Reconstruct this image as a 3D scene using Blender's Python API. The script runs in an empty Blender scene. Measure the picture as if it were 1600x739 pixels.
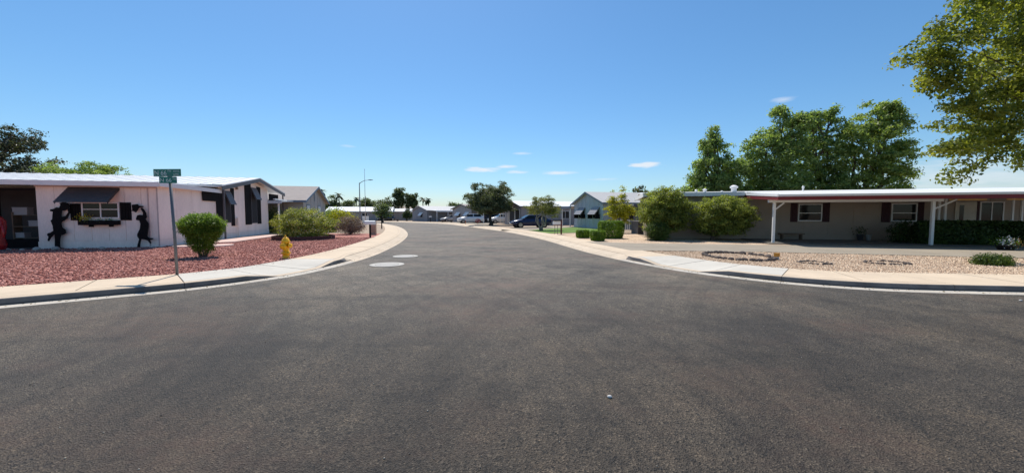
import bpy, math, random
import numpy as np
from mathutils import Vector, Matrix
R = math.radians
random.seed(7)
sc = bpy.context.scene

# ------------------------------------------------------------------ camera
FPX = 590.0
cam = bpy.data.cameras.new('camera')
cam.sensor_width = 36.0
cam.lens = 36.0 * FPX / 1600.0
cam.clip_start = 0.05
cam.clip_end = 30000
cam_o = bpy.data.objects.new('camera', cam)
sc.collection.objects.link(cam_o)
cam_o.location = (0, 0, 1.55)
cam_o.rotation_euler = (math.pi / 2 - math.atan(33.5 / FPX), 0, 0)
sc.camera = cam_o

# ------------------------------------------------------------------ sky, sun, exposure
SUN_AZ, SUN_EL = R(-18), R(58)          # azimuth from +Y towards +X
w = bpy.data.worlds.new('World'); sc.world = w; w.use_nodes = True
nt = w.node_tree; nt.nodes.clear()
def N(t, **k):
    n = nt.nodes.new(t)
    for a, b in k.items(): setattr(n, a, b)
    return n
sky = N('ShaderNodeTexSky', sky_type='NISHITA', sun_disc=False)
sky.sun_elevation = SUN_EL; sky.sun_rotation = SUN_AZ
sky.air_density = 1.2; sky.dust_density = 0.45; sky.ozone_density = 10.0; sky.altitude = 350
hs = N('ShaderNodeHueSaturation'); hs.inputs['Saturation'].default_value = 1.06; hs.inputs['Hue'].default_value = .493
nt.links.new(sky.outputs[0], hs.inputs['Color'])
# thin fair-weather wisps low in the sky: each a flattened patch on the dome, broken up by noise
tc = N('ShaderNodeTexCoord')
sep = N('ShaderNodeSeparateXYZ'); nt.links.new(tc.outputs['Generated'], sep.inputs[0])
def mth(op, a, b=None, c=None):
    n = N('ShaderNodeMath', operation=op)
    for i, v in enumerate((a, b, c)):
        if v is None: continue
        if isinstance(v, (int, float)): n.inputs[i].default_value = v
        else: nt.links.new(v, n.inputs[i])
    return n.outputs[0]
az = mth('ARCTAN2', sep.outputs[0], sep.outputs[1])
el = mth('ARCSINE', sep.outputs[2])
nz = N('ShaderNodeTexNoise'); nz.inputs['Scale'].default_value = 26; nz.inputs['Detail'].default_value = 5
mp = N('ShaderNodeMapping'); mp.inputs['Scale'].default_value = (1, 1, 5)
nt.links.new(tc.outputs['Generated'], mp.inputs[0]); nt.links.new(mp.outputs[0], nz.inputs['Vector'])
total = None
for (a_, e_, ra, re, s_) in [(-4.3, 6.75, 3.0, .45, 1.3), (-1.0, 7.2, 1.9, .3, 1.0), (.7, 6.4, 2.0, .3, .9), (1.6, 9.1, 1.7, .22, .5),
                             (6.9, 6.25, 3.0, .3, .8), (19.3, 7.0, 2.8, .45, 1.3), (13.5, 5.2, 2.4, .2, .4), (35.2, 13.7, 1.5, .38, .45),
                             (50.5, 3.6, 10, 2.4, .55), (58, 2.2, 12, 1.8, .4), (-23.3, 9.4, 1.2, .2, .3), (45, 6.3, 5.0, .5, .2)]:
    da = mth('DIVIDE', mth('SUBTRACT', az, R(a_)), R(ra)); de = mth('DIVIDE', mth('SUBTRACT', el, R(e_)), R(re))
    d = mth('SQRT', mth('ADD', mth('MULTIPLY', da, da), mth('MULTIPLY', de, de)))
    d = mth('ADD', d, mth('MULTIPLY', mth('SUBTRACT', nz.outputs[0], .5), 1.6))
    m_ = mth('MULTIPLY', mth('SMOOTH_MIN', mth('MAXIMUM', mth('SUBTRACT', 1.0, d), 0.0), 1.0, 0.1), s_)
    total = m_ if total is None else mth('MAXIMUM', total, m_)
cm = N('ShaderNodeMixRGB'); cm.inputs[2].default_value = (6.6, 6.9, 7.3, 1)
nt.links.new(mth('MINIMUM', total, .85), cm.inputs[0]); nt.links.new(hs.outputs[0], cm.inputs[1])
bg = N('ShaderNodeBackground'); bg.inputs['Strength'].default_value = 0.119
out = N('ShaderNodeOutputWorld')
nt.links.new(cm.outputs[0], bg.inputs[0]); nt.links.new(bg.outputs[0], out.inputs[0])

sl = bpy.data.lights.new('sun', 'SUN'); sl.energy = 5.0; sl.angle = R(0.53); sl.color = (1, .93, .83)
so = bpy.data.objects.new('sun', sl); sc.collection.objects.link(so)
sdir = Vector((math.sin(SUN_AZ) * math.cos(SUN_EL), math.cos(SUN_AZ) * math.cos(SUN_EL), math.sin(SUN_EL)))
so.rotation_euler = sdir.to_track_quat('Z', 'Y').to_euler()
so.location = (0, 0, 60)
sc.view_settings.view_transform = 'Standard'; sc.view_settings.look = 'None'
sc.view_settings.exposure = 0.12; sc.view_settings.gamma = 1.0
sc.view_settings.use_curve_mapping = False

# ------------------------------------------------------------------ materials
MATS = {}
def mat(name, col, rough=.7, var=.12, scale=3.0, bump=0.0, bscale=40.0, metal=0.0, spec=.35, fine=0.0, fscale=60, col2=None, stretch=None, coord='Object'):
    if name in MATS: return MATS[name]
    m = bpy.data.materials.new(name); m.use_nodes = True
    t = m.node_tree; b = t.nodes['Principled BSDF']
    b.inputs['Roughness'].default_value = rough; b.inputs['Metallic'].default_value = metal
    b.inputs['Specular IOR Level'].default_value = spec
    tcn = t.nodes.new('ShaderNodeTexCoord'); vec = tcn.outputs[coord]
    if stretch:
        mpn = t.nodes.new('ShaderNodeMapping'); mpn.inputs['Scale'].default_value = stretch
        t.links.new(vec, mpn.inputs[0]); vec = mpn.outputs[0]
    n1 = t.nodes.new('ShaderNodeTexNoise'); n1.inputs['Scale'].default_value = scale; n1.inputs['Detail'].default_value = 6
    n1.inputs['Roughness'].default_value = .62
    t.links.new(vec, n1.inputs['Vector'])
    rp = t.nodes.new('ShaderNodeValToRGB')
    c2 = col2 or col
    rp.color_ramp.elements[0].position = .3; rp.color_ramp.elements[1].position = .7
    rp.color_ramp.elements[0].color = (*[max(0, c * (1 - var)) for c in col], 1)
    rp.color_ramp.elements[1].color = (*[min(1, c * (1 + var)) for c in c2], 1)
    t.links.new(n1.outputs[0], rp.inputs[0]); colout = rp.outputs[0]
    if fine:
        n2 = t.nodes.new('ShaderNodeTexNoise'); n2.inputs['Scale'].default_value = fscale; n2.inputs['Detail'].default_value = 3
        t.links.new(vec, n2.inputs['Vector'])
        r2 = t.nodes.new('ShaderNodeMapRange'); r2.inputs[1].default_value = .3; r2.inputs[2].default_value = .7
        r2.inputs[3].default_value = 1 - fine; r2.inputs[4].default_value = 1 + fine
        t.links.new(n2.outputs[0], r2.inputs[0])
        mx = t.nodes.new('ShaderNodeMixRGB'); mx.blend_type = 'MULTIPLY'; mx.inputs[0].default_value = 1
        t.links.new(colout, mx.inputs[1]); t.links.new(r2.outputs[0], mx.inputs[2]); colout = mx.outputs[0]
    t.links.new(colout, b.inputs['Base Color'])
    if bump:
        n3 = t.nodes.new('ShaderNodeTexNoise'); n3.inputs['Scale'].default_value = bscale; n3.inputs['Detail'].default_value = 4
        t.links.new(vec, n3.inputs['Vector'])
        bp = t.nodes.new('ShaderNodeBump'); bp.inputs['Strength'].default_value = bump; bp.inputs['Distance'].default_value = .02
        t.links.new(n3.outputs[0], bp.inputs['Height']); t.links.new(bp.outputs[0], b.inputs['Normal'])
    MATS[name] = m; return m

def leafmat(name, a, b_, trans=.35, rough=.5):
    if name in MATS: return MATS[name]
    m = bpy.data.materials.new(name); m.use_nodes = True
    t = m.node_tree; t.nodes.clear()
    o = t.nodes.new('ShaderNodeOutputMaterial'); mix = t.nodes.new('ShaderNodeMixShader')
    d = t.nodes.new('ShaderNodeBsdfPrincipled'); tr = t.nodes.new('ShaderNodeBsdfTranslucent')
    d.inputs['Roughness'].default_value = rough; d.inputs['Specular IOR Level'].default_value = .3
    ge = t.nodes.new('ShaderNodeNewGeometry'); rp = t.nodes.new('ShaderNodeValToRGB')
    tcn = t.nodes.new('ShaderNodeTexCoord'); nz = t.nodes.new('ShaderNodeTexNoise')
    nz.inputs['Scale'].default_value = 1.6; nz.inputs['Detail'].default_value = 3
    t.links.new(tcn.outputs['Object'], nz.inputs['Vector'])
    mm = t.nodes.new('ShaderNodeMath'); mm.operation = 'MULTIPLY_ADD'; mm.inputs[1].default_value = .55
    ms = t.nodes.new('ShaderNodeMath'); ms.operation = 'MULTIPLY_ADD'; ms.inputs[1].default_value = 1.3; ms.inputs[2].default_value = -.4
    t.links.new(nz.outputs[0], ms.inputs[0])
    t.links.new(ge.outputs['Random Per Island'], mm.inputs[0]); t.links.new(ms.outputs[0], mm.inputs[2])
    t.links.new(mm.outputs[0], rp.inputs[0])
    rp.color_ramp.elements[0].position = .15; rp.color_ramp.elements[1].position = .95
    rp.color_ramp.elements[0].color = (*a, 1); rp.color_ramp.elements[1].color = (*b_, 1)
    t.links.new(rp.outputs[0], d.inputs['Base Color'])
    hb = t.nodes.new('ShaderNodeMixRGB'); hb.blend_type = 'MULTIPLY'; hb.inputs[0].default_value = 1; hb.inputs[2].default_value = (1.5, 1.5, .6, 1)
    t.links.new(rp.outputs[0], hb.inputs[1]); t.links.new(hb.outputs[0], tr.inputs[0])
    mix.inputs[0].default_value = trans
    t.links.new(d.outputs[0], mix.inputs[1]); t.links.new(tr.outputs[0], mix.inputs[2]); t.links.new(mix.outputs[0], o.inputs[0])
    MATS[name] = m; return m

def asphalt_mat():
    m = bpy.data.materials.new('asphalt'); m.use_nodes = True
    t = m.node_tree; b = t.nodes['Principled BSDF']; b.inputs['Roughness'].default_value = .72; b.inputs['Specular IOR Level'].default_value = .4
    L = t.links.new
    tcn = t.nodes.new('ShaderNodeTexCoord').outputs['Object']
    def noise(s, det=5, stretch=None, rot=0, rough=.55):
        v = tcn
        if stretch:
            mpn = t.nodes.new('ShaderNodeMapping'); mpn.inputs['Scale'].default_value = stretch; mpn.inputs['Rotation'].default_value = (0, 0, rot); L(v, mpn.inputs[0]); v = mpn.outputs[0]
        n = t.nodes.new('ShaderNodeTexNoise'); n.inputs['Scale'].default_value = s; n.inputs['Detail'].default_value = det; n.inputs['Roughness'].default_value = rough
        L(v, n.inputs['Vector']); return n.outputs[0]
    def ramp(x, stops):
        r = t.nodes.new('ShaderNodeValToRGB'); L(x, r.inputs[0])
        while len(r.color_ramp.elements) < len(stops): r.color_ramp.elements.new(.5)
        for e, (p, c) in zip(r.color_ramp.elements, stops): e.position = p; e.color = (*c, 1) if isinstance(c, tuple) else (c, c, c, 1)
        return r.outputs[0]
    def mulc(a, c, f=1.0, mode='MULTIPLY'):
        x = t.nodes.new('ShaderNodeMixRGB'); x.blend_type = mode
        if isinstance(f, float): x.inputs[0].default_value = f
        else: L(f, x.inputs[0])
        L(a, x.inputs[1])
        if isinstance(c, tuple): x.inputs[2].default_value = (*c, 1)
        else: L(c, x.inputs[2])
        return x.outputs[0]
    vo = t.nodes.new('ShaderNodeTexVoronoi'); vo.inputs['Scale'].default_value = 95; L(tcn, vo.inputs['Vector'])
    agg = ramp(vo.outputs['Color'], [(.14, (.014, .012, .010)), (.3, (.078, .068, .057)), (.72, (.122, .107, .090)), (.95, (.29, .26, .22))])
    vo2 = t.nodes.new('ShaderNodeTexVoronoi'); vo2.inputs['Scale'].default_value = 41; L(tcn, vo2.inputs['Vector'])
    c = mulc(agg, ramp(vo2.outputs['Color'], [(.14, .30), (.26, .95), (.8, 1.1)]), .85)
    c = mulc(c, ramp(noise(.33, 7, None, 0, .62), [(.36, (.62, .62, .64)), (.5, (1.0, .99, .97)), (.66, (1.32, 1.25, 1.16))]))
    c = mulc(c, ramp(noise(2.6, 6, None, 0, .7), [(.36, (.74, .74, .74)), (.52, (1.0, 1.0, 1.0)), (.68, (1.15, 1.12, 1.08))]))
    # browner worn patches
    c = mulc(c, (.135, .088, .070), mulc(ramp(noise(.3, 6, (1, 1.6, 1), .4, .65), [(.5, 0.0), (.64, .8)]), ramp(noise(9, 5), [(.35, .25), (.65, 1.0)])), 'MIX')
    # turning scuffs: streaks that follow arcs round the two kerb returns
    def arcs(cx, cy, rs_, seed):
        sx = t.nodes.new('ShaderNodeSeparateXYZ'); L(tcn, sx.inputs[0])
        def mt(op, a_, b_):
            n = t.nodes.new('ShaderNodeMath'); n.operation = op
            for i_, v in enumerate((a_, b_)):
                if isinstance(v, (int, float)): n.inputs[i_].default_value = v
                else: L(v, n.inputs[i_])
            return n.outputs[0]
        dx = mt('SUBTRACT', sx.outputs[0], cx); dy = mt('SUBTRACT', sx.outputs[1], cy)
        r_ = mt('SQRT', mt('ADD', mt('MULTIPLY', dx, dx), mt('MULTIPLY', dy, dy)), 0); th = mt('ARCTAN2', dy, dx)
        cb = t.nodes.new('ShaderNodeCombineXYZ'); L(mt('MULTIPLY', r_, rs_), cb.inputs[0]); L(mt('MULTIPLY', th, 1.3), cb.inputs[1]); cb.inputs[2].default_value = seed
        n = t.nodes.new('ShaderNodeTexNoise'); n.inputs['Scale'].default_value = 1; n.inputs['Detail'].default_value = 6; n.inputs['Roughness'].default_value = .6; L(cb.outputs[0], n.inputs['Vector']); return n.outputs[0]
    c = mulc(c, ramp(arcs(-12.5, 1.0, 1.1, 3.3), [(.34, .55), (.46, .98), (.62, 1.1)]), .5)
    c = mulc(c, ramp(arcs(13.5, 1.5, 1.0, 7.7), [(.33, .55), (.45, .98), (.65, 1.08)]), .45)
    c = mulc(c, ramp(arcs(-12.5, 1.0, 4.5, 5.1), [(.36, .68), (.48, 1.0), (.66, 1.1)]), .6)
    c = mulc(c, ramp(arcs(13.5, 1.5, 4.0, 9.2), [(.36, .7), (.48, 1.0), (.66, 1.1)]), .55)
    c = mulc(c, ramp(noise(.55, 7, (.4, 1.9, 1), .1, .68), [(.36, .42), (.45, 1.0), (.8, 1.06)]), .6)
    # older grey surface along the street, browner coarse seal coat over the crossing, meeting at a ragged edge
    sp = t.nodes.new('ShaderNodeSeparateXYZ'); L(tcn, sp.inputs[0])
    ad = t.nodes.new('ShaderNodeMath'); ad.operation = 'MULTIPLY_ADD'; L(noise(.45, 6), ad.inputs[0]); ad.inputs[1].default_value = 6.0; L(sp.outputs[1], ad.inputs[2])
    mr = t.nodes.new('ShaderNodeMapRange'); mr.inputs[1].default_value = 5.0; mr.inputs[2].default_value = 15.0; L(ad.outputs[0], mr.inputs[0])
    mr.interpolation_type = 'SMOOTHSTEP'
    c = mulc(mulc(c, (.48, .425, .355)), mulc(c, (1.14, 1.115, 1.03)), mr.outputs[0], 'MIX')
    L(c, b.inputs['Base Color'])
    bp = t.nodes.new('ShaderNodeBump'); bp.inputs['Strength'].default_value = 1.0; bp.inputs['Distance'].default_value = .009
    L(vo.outputs['Distance'], bp.inputs['Height']); L(bp.outputs[0], b.inputs['Normal'])
    return m

def gravel_mat(name, cols, scale):
    m = bpy.data.materials.new(name); m.use_nodes = True
    t = m.node_tree; b = t.nodes['Principled BSDF']; b.inputs['Roughness'].default_value = .9; b.inputs['Specular IOR Level'].default_value = .2
    tcn = t.nodes.new('ShaderNodeTexCoord')
    vo = t.nodes.new('ShaderNodeTexVoronoi'); vo.inputs['Scale'].default_value = scale; t.links.new(tcn.outputs['Object'], vo.inputs['Vector'])
    sp = t.nodes.new('ShaderNodeSeparateColor'); t.links.new(vo.outputs['Color'], sp.inputs[0])
    r = t.nodes.new('ShaderNodeValToRGB'); t.links.new(sp.outputs[0], r.inputs[0])
    while len(r.color_ramp.elements) < len(cols): r.color_ramp.elements.new(.5)
    for i, (e, c) in enumerate(zip(r.color_ramp.elements, cols)): e.position = i / (len(cols) - 1); e.color = (*c, 1)
    nz = t.nodes.new('ShaderNodeTexNoise'); nz.inputs['Scale'].default_value = .8; nz.inputs['Detail'].default_value = 5
    t.links.new(tcn.outputs['Object'], nz.inputs['Vector'])
    mr = t.nodes.new('ShaderNodeMapRange'); mr.inputs[1].default_value = .3; mr.inputs[2].default_value = .7; mr.inputs[3].default_value = .8; mr.inputs[4].default_value = 1.15
    t.links.new(nz.outputs[0], mr.inputs[0])
    mx = t.nodes.new('ShaderNodeMixRGB'); mx.blend_type = 'MULTIPLY'; mx.inputs[0].default_value = 1
    t.links.new(r.outputs[0], mx.inputs[1]); t.links.new(mr.outputs[0], mx.inputs[2]); t.links.new(mx.outputs[0], b.inputs['Base Color'])
    bp = t.nodes.new('ShaderNodeBump'); bp.inputs['Strength'].default_value = .9; bp.inputs['Distance'].default_value = .025; bp.invert = True
    t.links.new(vo.outputs['Distance'], bp.inputs['Height']); t.links.new(bp.outputs[0], b.inputs['Normal'])
    MATS[name] = m; return m

def stone_mat(name, cols):
    m = bpy.data.materials.new(name); m.use_nodes = True
    t = m.node_tree; b = t.nodes['Principled BSDF']; b.inputs['Roughness'].default_value = .9; b.inputs['Specular IOR Level'].default_value = .2
    ge = t.nodes.new('ShaderNodeNewGeometry'); r = t.nodes.new('ShaderNodeValToRGB'); t.links.new(ge.outputs['Random Per Island'], r.inputs[0])
    while len(r.color_ramp.elements) < len(cols): r.color_ramp.elements.new(.5)
    for i, (e, c) in enumerate(zip(r.color_ramp.elements, cols)): e.position = i / (len(cols) - 1); e.color = (*c, 1)
    t.links.new(r.outputs[0], b.inputs['Base Color']); return m

def glass_mat(name, col=(.012, .014, .016), rough=.05):
    m = mat(name, col, rough, .05, 2, spec=.25); return m

asph = asphalt_mat()
RED = [(.15, .05, .04), (.30, .11, .09), (.42, .18, .145), (.58, .30, .25), (.24, .09, .075)]
TAN = [(.30, .20, .14), (.50, .36, .25), (.64, .48, .34), (.76, .62, .46), (.42, .28, .19)]
red_gravel = gravel_mat('red_gravel', RED, 26); tan_gravel = gravel_mat('tan_gravel', TAN, 30)
desert = mat('desert_soil', (.34, .26, .19), .95, .2, .6, .4, 12, fine=.2, fscale=9)
conc_tan = mat('concrete_tan', (.58, .47, .345), .88, .09, 1.4, .12, 90, fine=.08, fscale=120)
conc_new = mat('concrete_pale', (.52, .49, .43), .88, .08, 1.2, .1, 90, fine=.07, fscale=120)
conc_gut = mat('concrete_gutter', (.46, .42, .36), .88, .14, 1.0, .12, 90, fine=.1, fscale=80)
conc_roll = mat('concrete_rolled', (.55, .455, .345), .88, .12, 1.0, .12, 90, fine=.1, fscale=80)
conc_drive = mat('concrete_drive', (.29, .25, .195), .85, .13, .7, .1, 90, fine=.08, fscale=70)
kerb_shade = mat('shaded_kerb_face', (.16, .15, .145), .9, .3, 3, .2, 60)  # dark tone painted on the square kerb face to deepen its shade
conc_pink = mat('concrete_pink', (.58, .42, .37), .85, .08, 1.4, .1, 80, fine=.06)
joint = mat('joint_dirt', (.12, .10, .085), .95)
white_wall = mat('white_siding', (.92, .79, .70), .6, .07, 1.6, fine=.05, fscale=22, stretch=(1, 1, .22))
white_paint = mat('white_paint', (.82, .81, .79), .45, .03, 2)
white_roof = mat('white_metal_roof', (.80, .80, .79), .4, .05, 1.3, spec=.5)
black_paint = mat('black_paint', (.010, .009, .010), .8, .3, 5, spec=.12)
dark_grey = mat('dark_grey_trim', (.11, .105, .115), .5, .1, 3)
grey_metal = mat('grey_awning', (.30, .29, .29), .4, .06, 3, metal=.3)
galv = mat('galvanised', (.17, .165, .17), .5, .12, 12, metal=.4)
glass = glass_mat('window_glass')
screen = mat('insect_screen', (.02, .02, .022), .8, .2, 30)
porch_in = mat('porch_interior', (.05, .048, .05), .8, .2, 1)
iron = mat('cast_iron', (.25, .24, .23), .7, .2, 20, .3, 60)
yellow = mat('hydrant_yellow', (.90, .46, .008), .4, .12, 9, .1, 40, spec=.5)
beige_wall = mat('beige_stucco', (.36, .295, .24), .85, .06, 1.2, .2, 70)
maroon = mat('maroon_paint', (.20, .022, .024), .5, .15, 3)
maroon_dk = mat('maroon_shutter', (.045, .012, .016), .6, .15, 3)
bark = mat('bark', (.10, .075, .055), .9, .3, 8, .6, 30, stretch=(1, 1, .3))
grey_bark = mat('grey_bark', (.26, .24, .21), .9, .25, 8, .5, 30, stretch=(1, 1, .3))
dark_wood = mat('weathered_wood', (.16, .11, .075), .8, .25, 4, stretch=(1, 1, .2))  # dark brown wood for the shelf and the bench
L_green = leafmat('leaf_hedge', (.05, .11, .012), (.24, .36, .05), .45)
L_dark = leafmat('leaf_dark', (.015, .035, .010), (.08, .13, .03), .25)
L_citrus = leafmat('leaf_citrus', (.022, .05, .012), (.42, .47, .12), .5)
L_ash = leafmat('leaf_ash', (.065, .12, .035), (.36, .46, .19), .55)
L_ashy = leafmat('leaf_yellowing', (.055, .09, .015), (.36, .38, .08), .5)
L_oak = leafmat('leaf_oak', (.025, .042, .02), (.20, .23, .13), .35)
L_pine = leafmat('leaf_pine', (.03, .04, .022), (.13, .15, .10), .25)
L_yel = leafmat('leaf_yellow', (.12, .15, .012), (.55, .52, .06), .5)
L_old = leafmat('leaf_oleander', (.05, .085, .015), (.42, .44, .12), .48)
L_dry = leafmat('leaf_dry', (.11, .075, .07), (.34, .25, .23), .2)
L_far = leafmat('leaf_far', (.035, .06, .025), (.17, .22, .10), .35)
L_grey = leafmat('leaf_palo_verde', (.07, .11, .04), (.20, .25, .11), .3)
L_olive = leafmat('leaf_olive', (.06, .08, .025), (.34, .34, .11), .4)

# ------------------------------------------------------------------ mesh helpers
class MB:
    def __init__(s): s.v = []; s.f = []
    def add(s, vs, fs):
        o = len(s.v); s.v += [tuple(v) for v in vs]; s.f += [tuple(i + o for i in f) for f in fs]; return s
    def box(s, x0, x1, y0, y1, z0, z1, M=None):
        vs = [Vector((x, y, z)) for z in (z0, z1) for y in (y0, y1) for x in (x0, x1)]
        if M is not None: vs = [M @ v for v in vs]
        return s.add(vs, [(0, 2, 3, 1), (4, 5, 7, 6), (0, 1, 5, 4), (2, 6, 7, 3), (0, 4, 6, 2), (1, 3, 7, 5)])
    def prism(s, poly, z0, z1):
        n = len(poly)
        a = sum(poly[i][0] * poly[(i + 1) % n][1] - poly[(i + 1) % n][0] * poly[i][1] for i in range(n))
        if a < 0: poly = poly[::-1]
        vs = [(x, y, z0) for x, y in poly] + [(x, y, z1) for x, y in poly]
        return s.add(vs, [tuple(range(n))[::-1], tuple(range(n, 2 * n))] + [(i, (i + 1) % n, n + (i + 1) % n, n + i) for i in range(n)])
    def extr(s, poly, fn):
        """poly of (a,b); fn(a,b,k) -> xyz for k 0/1: an outline with thickness in any plane"""
        n = len(poly)
        vs = [fn(a, b, 0) for a, b in poly] + [fn(a, b, 1) for a, b in poly]
        return s.add(vs, [tuple(range(n))[::-1], tuple(range(n, 2 * n))] + [(i, (i + 1) % n, n + (i + 1) % n, n + i) for i in range(n)])
    def tube(s, pts, rad, n=8, cap=True):
        pts = [Vector(p) for p in pts]
        if isinstance(rad, (int, float)): rad = [rad] * len(pts)
        o = len(s.v); prev = None
        for i, p in enumerate(pts):
            d = (pts[min(i + 1, len(pts) - 1)] - pts[max(i - 1, 0)]).normalized()
            if prev is None:
                a = Vector((1, 0, 0)) if abs(d.x) < .9 else Vector((0, 1, 0))
            else: a = prev
            u = (a - d * a.dot(d)).normalized(); v = d.cross(u); prev = u
            for k in range(n):
                t = 2 * math.pi * k / n
                s.v.append(tuple(p + (u * math.cos(t) + v * math.sin(t)) * rad[i]))
        for i in range(len(pts) - 1):
            for k in range(n):
                a, b = o + i * n + k, o + i * n + (k + 1) % n
                s.f.append((a, b, b + n, a + n))
        if cap:
            s.f.append(tuple(o + k for k in range(n))[::-1]); e = o + (len(pts) - 1) * n; s.f.append(tuple(e + k for k in range(n)))
        return s
    def lathe(s, prof, n=16, c=(0, 0, 0), axis='Z'):
        o = len(s.v)
        for r, z in prof:
            for k in range(n):
                t = 2 * math.pi * k / n; x, y = r * math.cos(t), r * math.sin(t)
                p = {'Z': (x, y, z), 'X': (z, x, y), 'Y': (y, z, x)}[axis]
                s.v.append((p[0] + c[0], p[1] + c[1], p[2] + c[2]))
        for i in range(len(prof) - 1):
            for k in range(n):
                a, b = o + i * n + k, o + i * n + (k + 1) % n
                s.f.append((a, b, b + n, a + n))
        s.f.append(tuple(o + k for k in range(n))[::-1]); e = o + (len(prof) - 1) * n; s.f.append(tuple(e + k for k in range(n)))
        return s
    def loft(s, rings, closed=True):
        o = len(s.v); n = len(rings[0])
        for r in rings: s.v += [tuple(p) for p in r]
        for i in range(len(rings) - 1):
            for k in range(n if closed else n - 1):
                a, b = o + i * n + k, o + i * n + (k + 1) % n
                s.f.append((a, b, b + n, a + n))
        if closed:
            s.f.append(tuple(o + k for k in range(n))[::-1]); e = o + (len(rings) - 1) * n; s.f.append(tuple(e + k for k in range(n)))
        return s
    def mesh(s, name, m, smooth=False):
        me = bpy.data.meshes.new(name); me.from_pydata(s.v, [], s.f); me.update()
        if m: me.materials.append(m)
        if smooth:
            for p in me.polygons: p.use_smooth = True
        return me
    def build(s, name, m, parent=None, smooth=False, loc=None):
        return link(name, s.mesh(name, m, smooth), parent, loc)

def link(name, me, parent=None, loc=None, rotz=0):
    o = bpy.data.objects.new(name, me); sc.collection.objects.link(o)
    if parent is not None: o.parent = parent
    if loc is not None: o.location = loc
    if rotz: o.rotation_euler[2] = rotz
    return o
def tag(o, label, cat, group=None):
    o['label'] = label; o['category'] = cat
    if group: o['group'] = group
    return o
def struct(o, kind='structure', label=None):
    o['kind'] = kind
    if label: o['label'] = label
    return o
def thing(name, label, cat, loc=(0, 0, 0), rotz=0, group=None):
    o = bpy.data.objects.new(name, None); sc.collection.objects.link(o)
    o.empty_display_size = .2; o.location = loc; o.rotation_euler = (0, 0, rotz)
    return tag(o, label, cat, group)
def bevel(o, w_=.01, seg=2):
    b = o.modifiers.new('bevel', 'BEVEL'); b.width = w_; b.segments = seg; b.limit_method = 'ANGLE'; return o
def copy_tree(o, parent=None, loc=None, rotz=None):
    c = o.copy(); sc.collection.objects.link(c); c.parent = parent
    if loc is not None: c.location = loc
    if rotz is not None: c.rotation_euler[2] = rotz
    for ch in list(o.children): copy_tree(ch, c)
    return c

# ------------------------------------------------------------------ ground, road, kerbs, yards
def spline(pts, step):
    P = [np.array(p, float) for p in pts]; P = [2 * P[0] - P[1]] + P + [2 * P[-1] - P[-2]]
    out_ = []
    for i in range(1, len(P) - 2):
        for t in np.linspace(0, 1, 24, endpoint=False):
            a, b, c, d = P[i - 1:i + 3]
            out_.append(.5 * (2 * b + (c - a) * t + (2 * a - 5 * b + 4 * c - d) * t * t + (3 * b - a - 3 * c + d) * t ** 3))
    out_.append(P[-2]); out_ = np.array(out_)
    # light smoothing, then resample by arc length
    for _ in range(30): out_[1:-1] = .25 * out_[:-2] + .5 * out_[1:-1] + .25 * out_[2:]
    d = np.r_[0, np.cumsum(np.linalg.norm(np.diff(out_, axis=0), axis=1))]
    n = int(d[-1] / step) + 1; s_ = np.linspace(0, d[-1], n)
    return np.c_[np.interp(s_, d, out_[:, 0]), np.interp(s_, d, out_[:, 1])], s_
def normals(P, side):
    T = np.gradient(P, axis=0); T /= np.linalg.norm(T, axis=1)[:, None]
    return np.c_[-T[:, 1], T[:, 0]] * side

LEFT = [(-34, -9), (-24, -3.6), (-16, 1.2), (-11, 4.3), (-8.5, 6.2), (-7.6, 6.88), (-6.62, 7.7), (-5.95, 8.65), (-5.42, 9.9), (-5.2, 12.6), (-5.45, 16.0), (-6.6, 22.9), (-8.7, 31.5), (-12.6, 43.5), (-17.5, 56), (-23.5, 67), (-33, 76), (-50, 82), (-90, 86)]
RIGHT = [(44, 3.5), (30, 5), (20, 6.2), (14, 6.8), (9.9, 7.25), (7.8, 7.56), (6.45, 8.2), (5.45, 9.15), (4.5, 10.6), (3.65, 13.2), (2.9, 16.9), (1.99, 23.4), (0, 32.7), (-2.8, 41.6), (-6.7, 52.5), (-11.6, 65.4), (-19.5, 76), (-32, 86), (-50, 91.5), (-90, 96)]

ground = MB().add([(-9000, -3000, -.06), (9000, -3000, -.06), (9000, 12000, -.06), (-9000, 12000, -.06)], [(0, 1, 2, 3)]).build('ground', desert); struct(ground)
road = MB().add([(-110, -14, 0), (60, -14, 0), (60, 130, 0), (-110, 130, 0)], [(0, 1, 2, 3)]).build('road', asph); struct(road, label='worn dark grey asphalt street curving away to the left')

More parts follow.
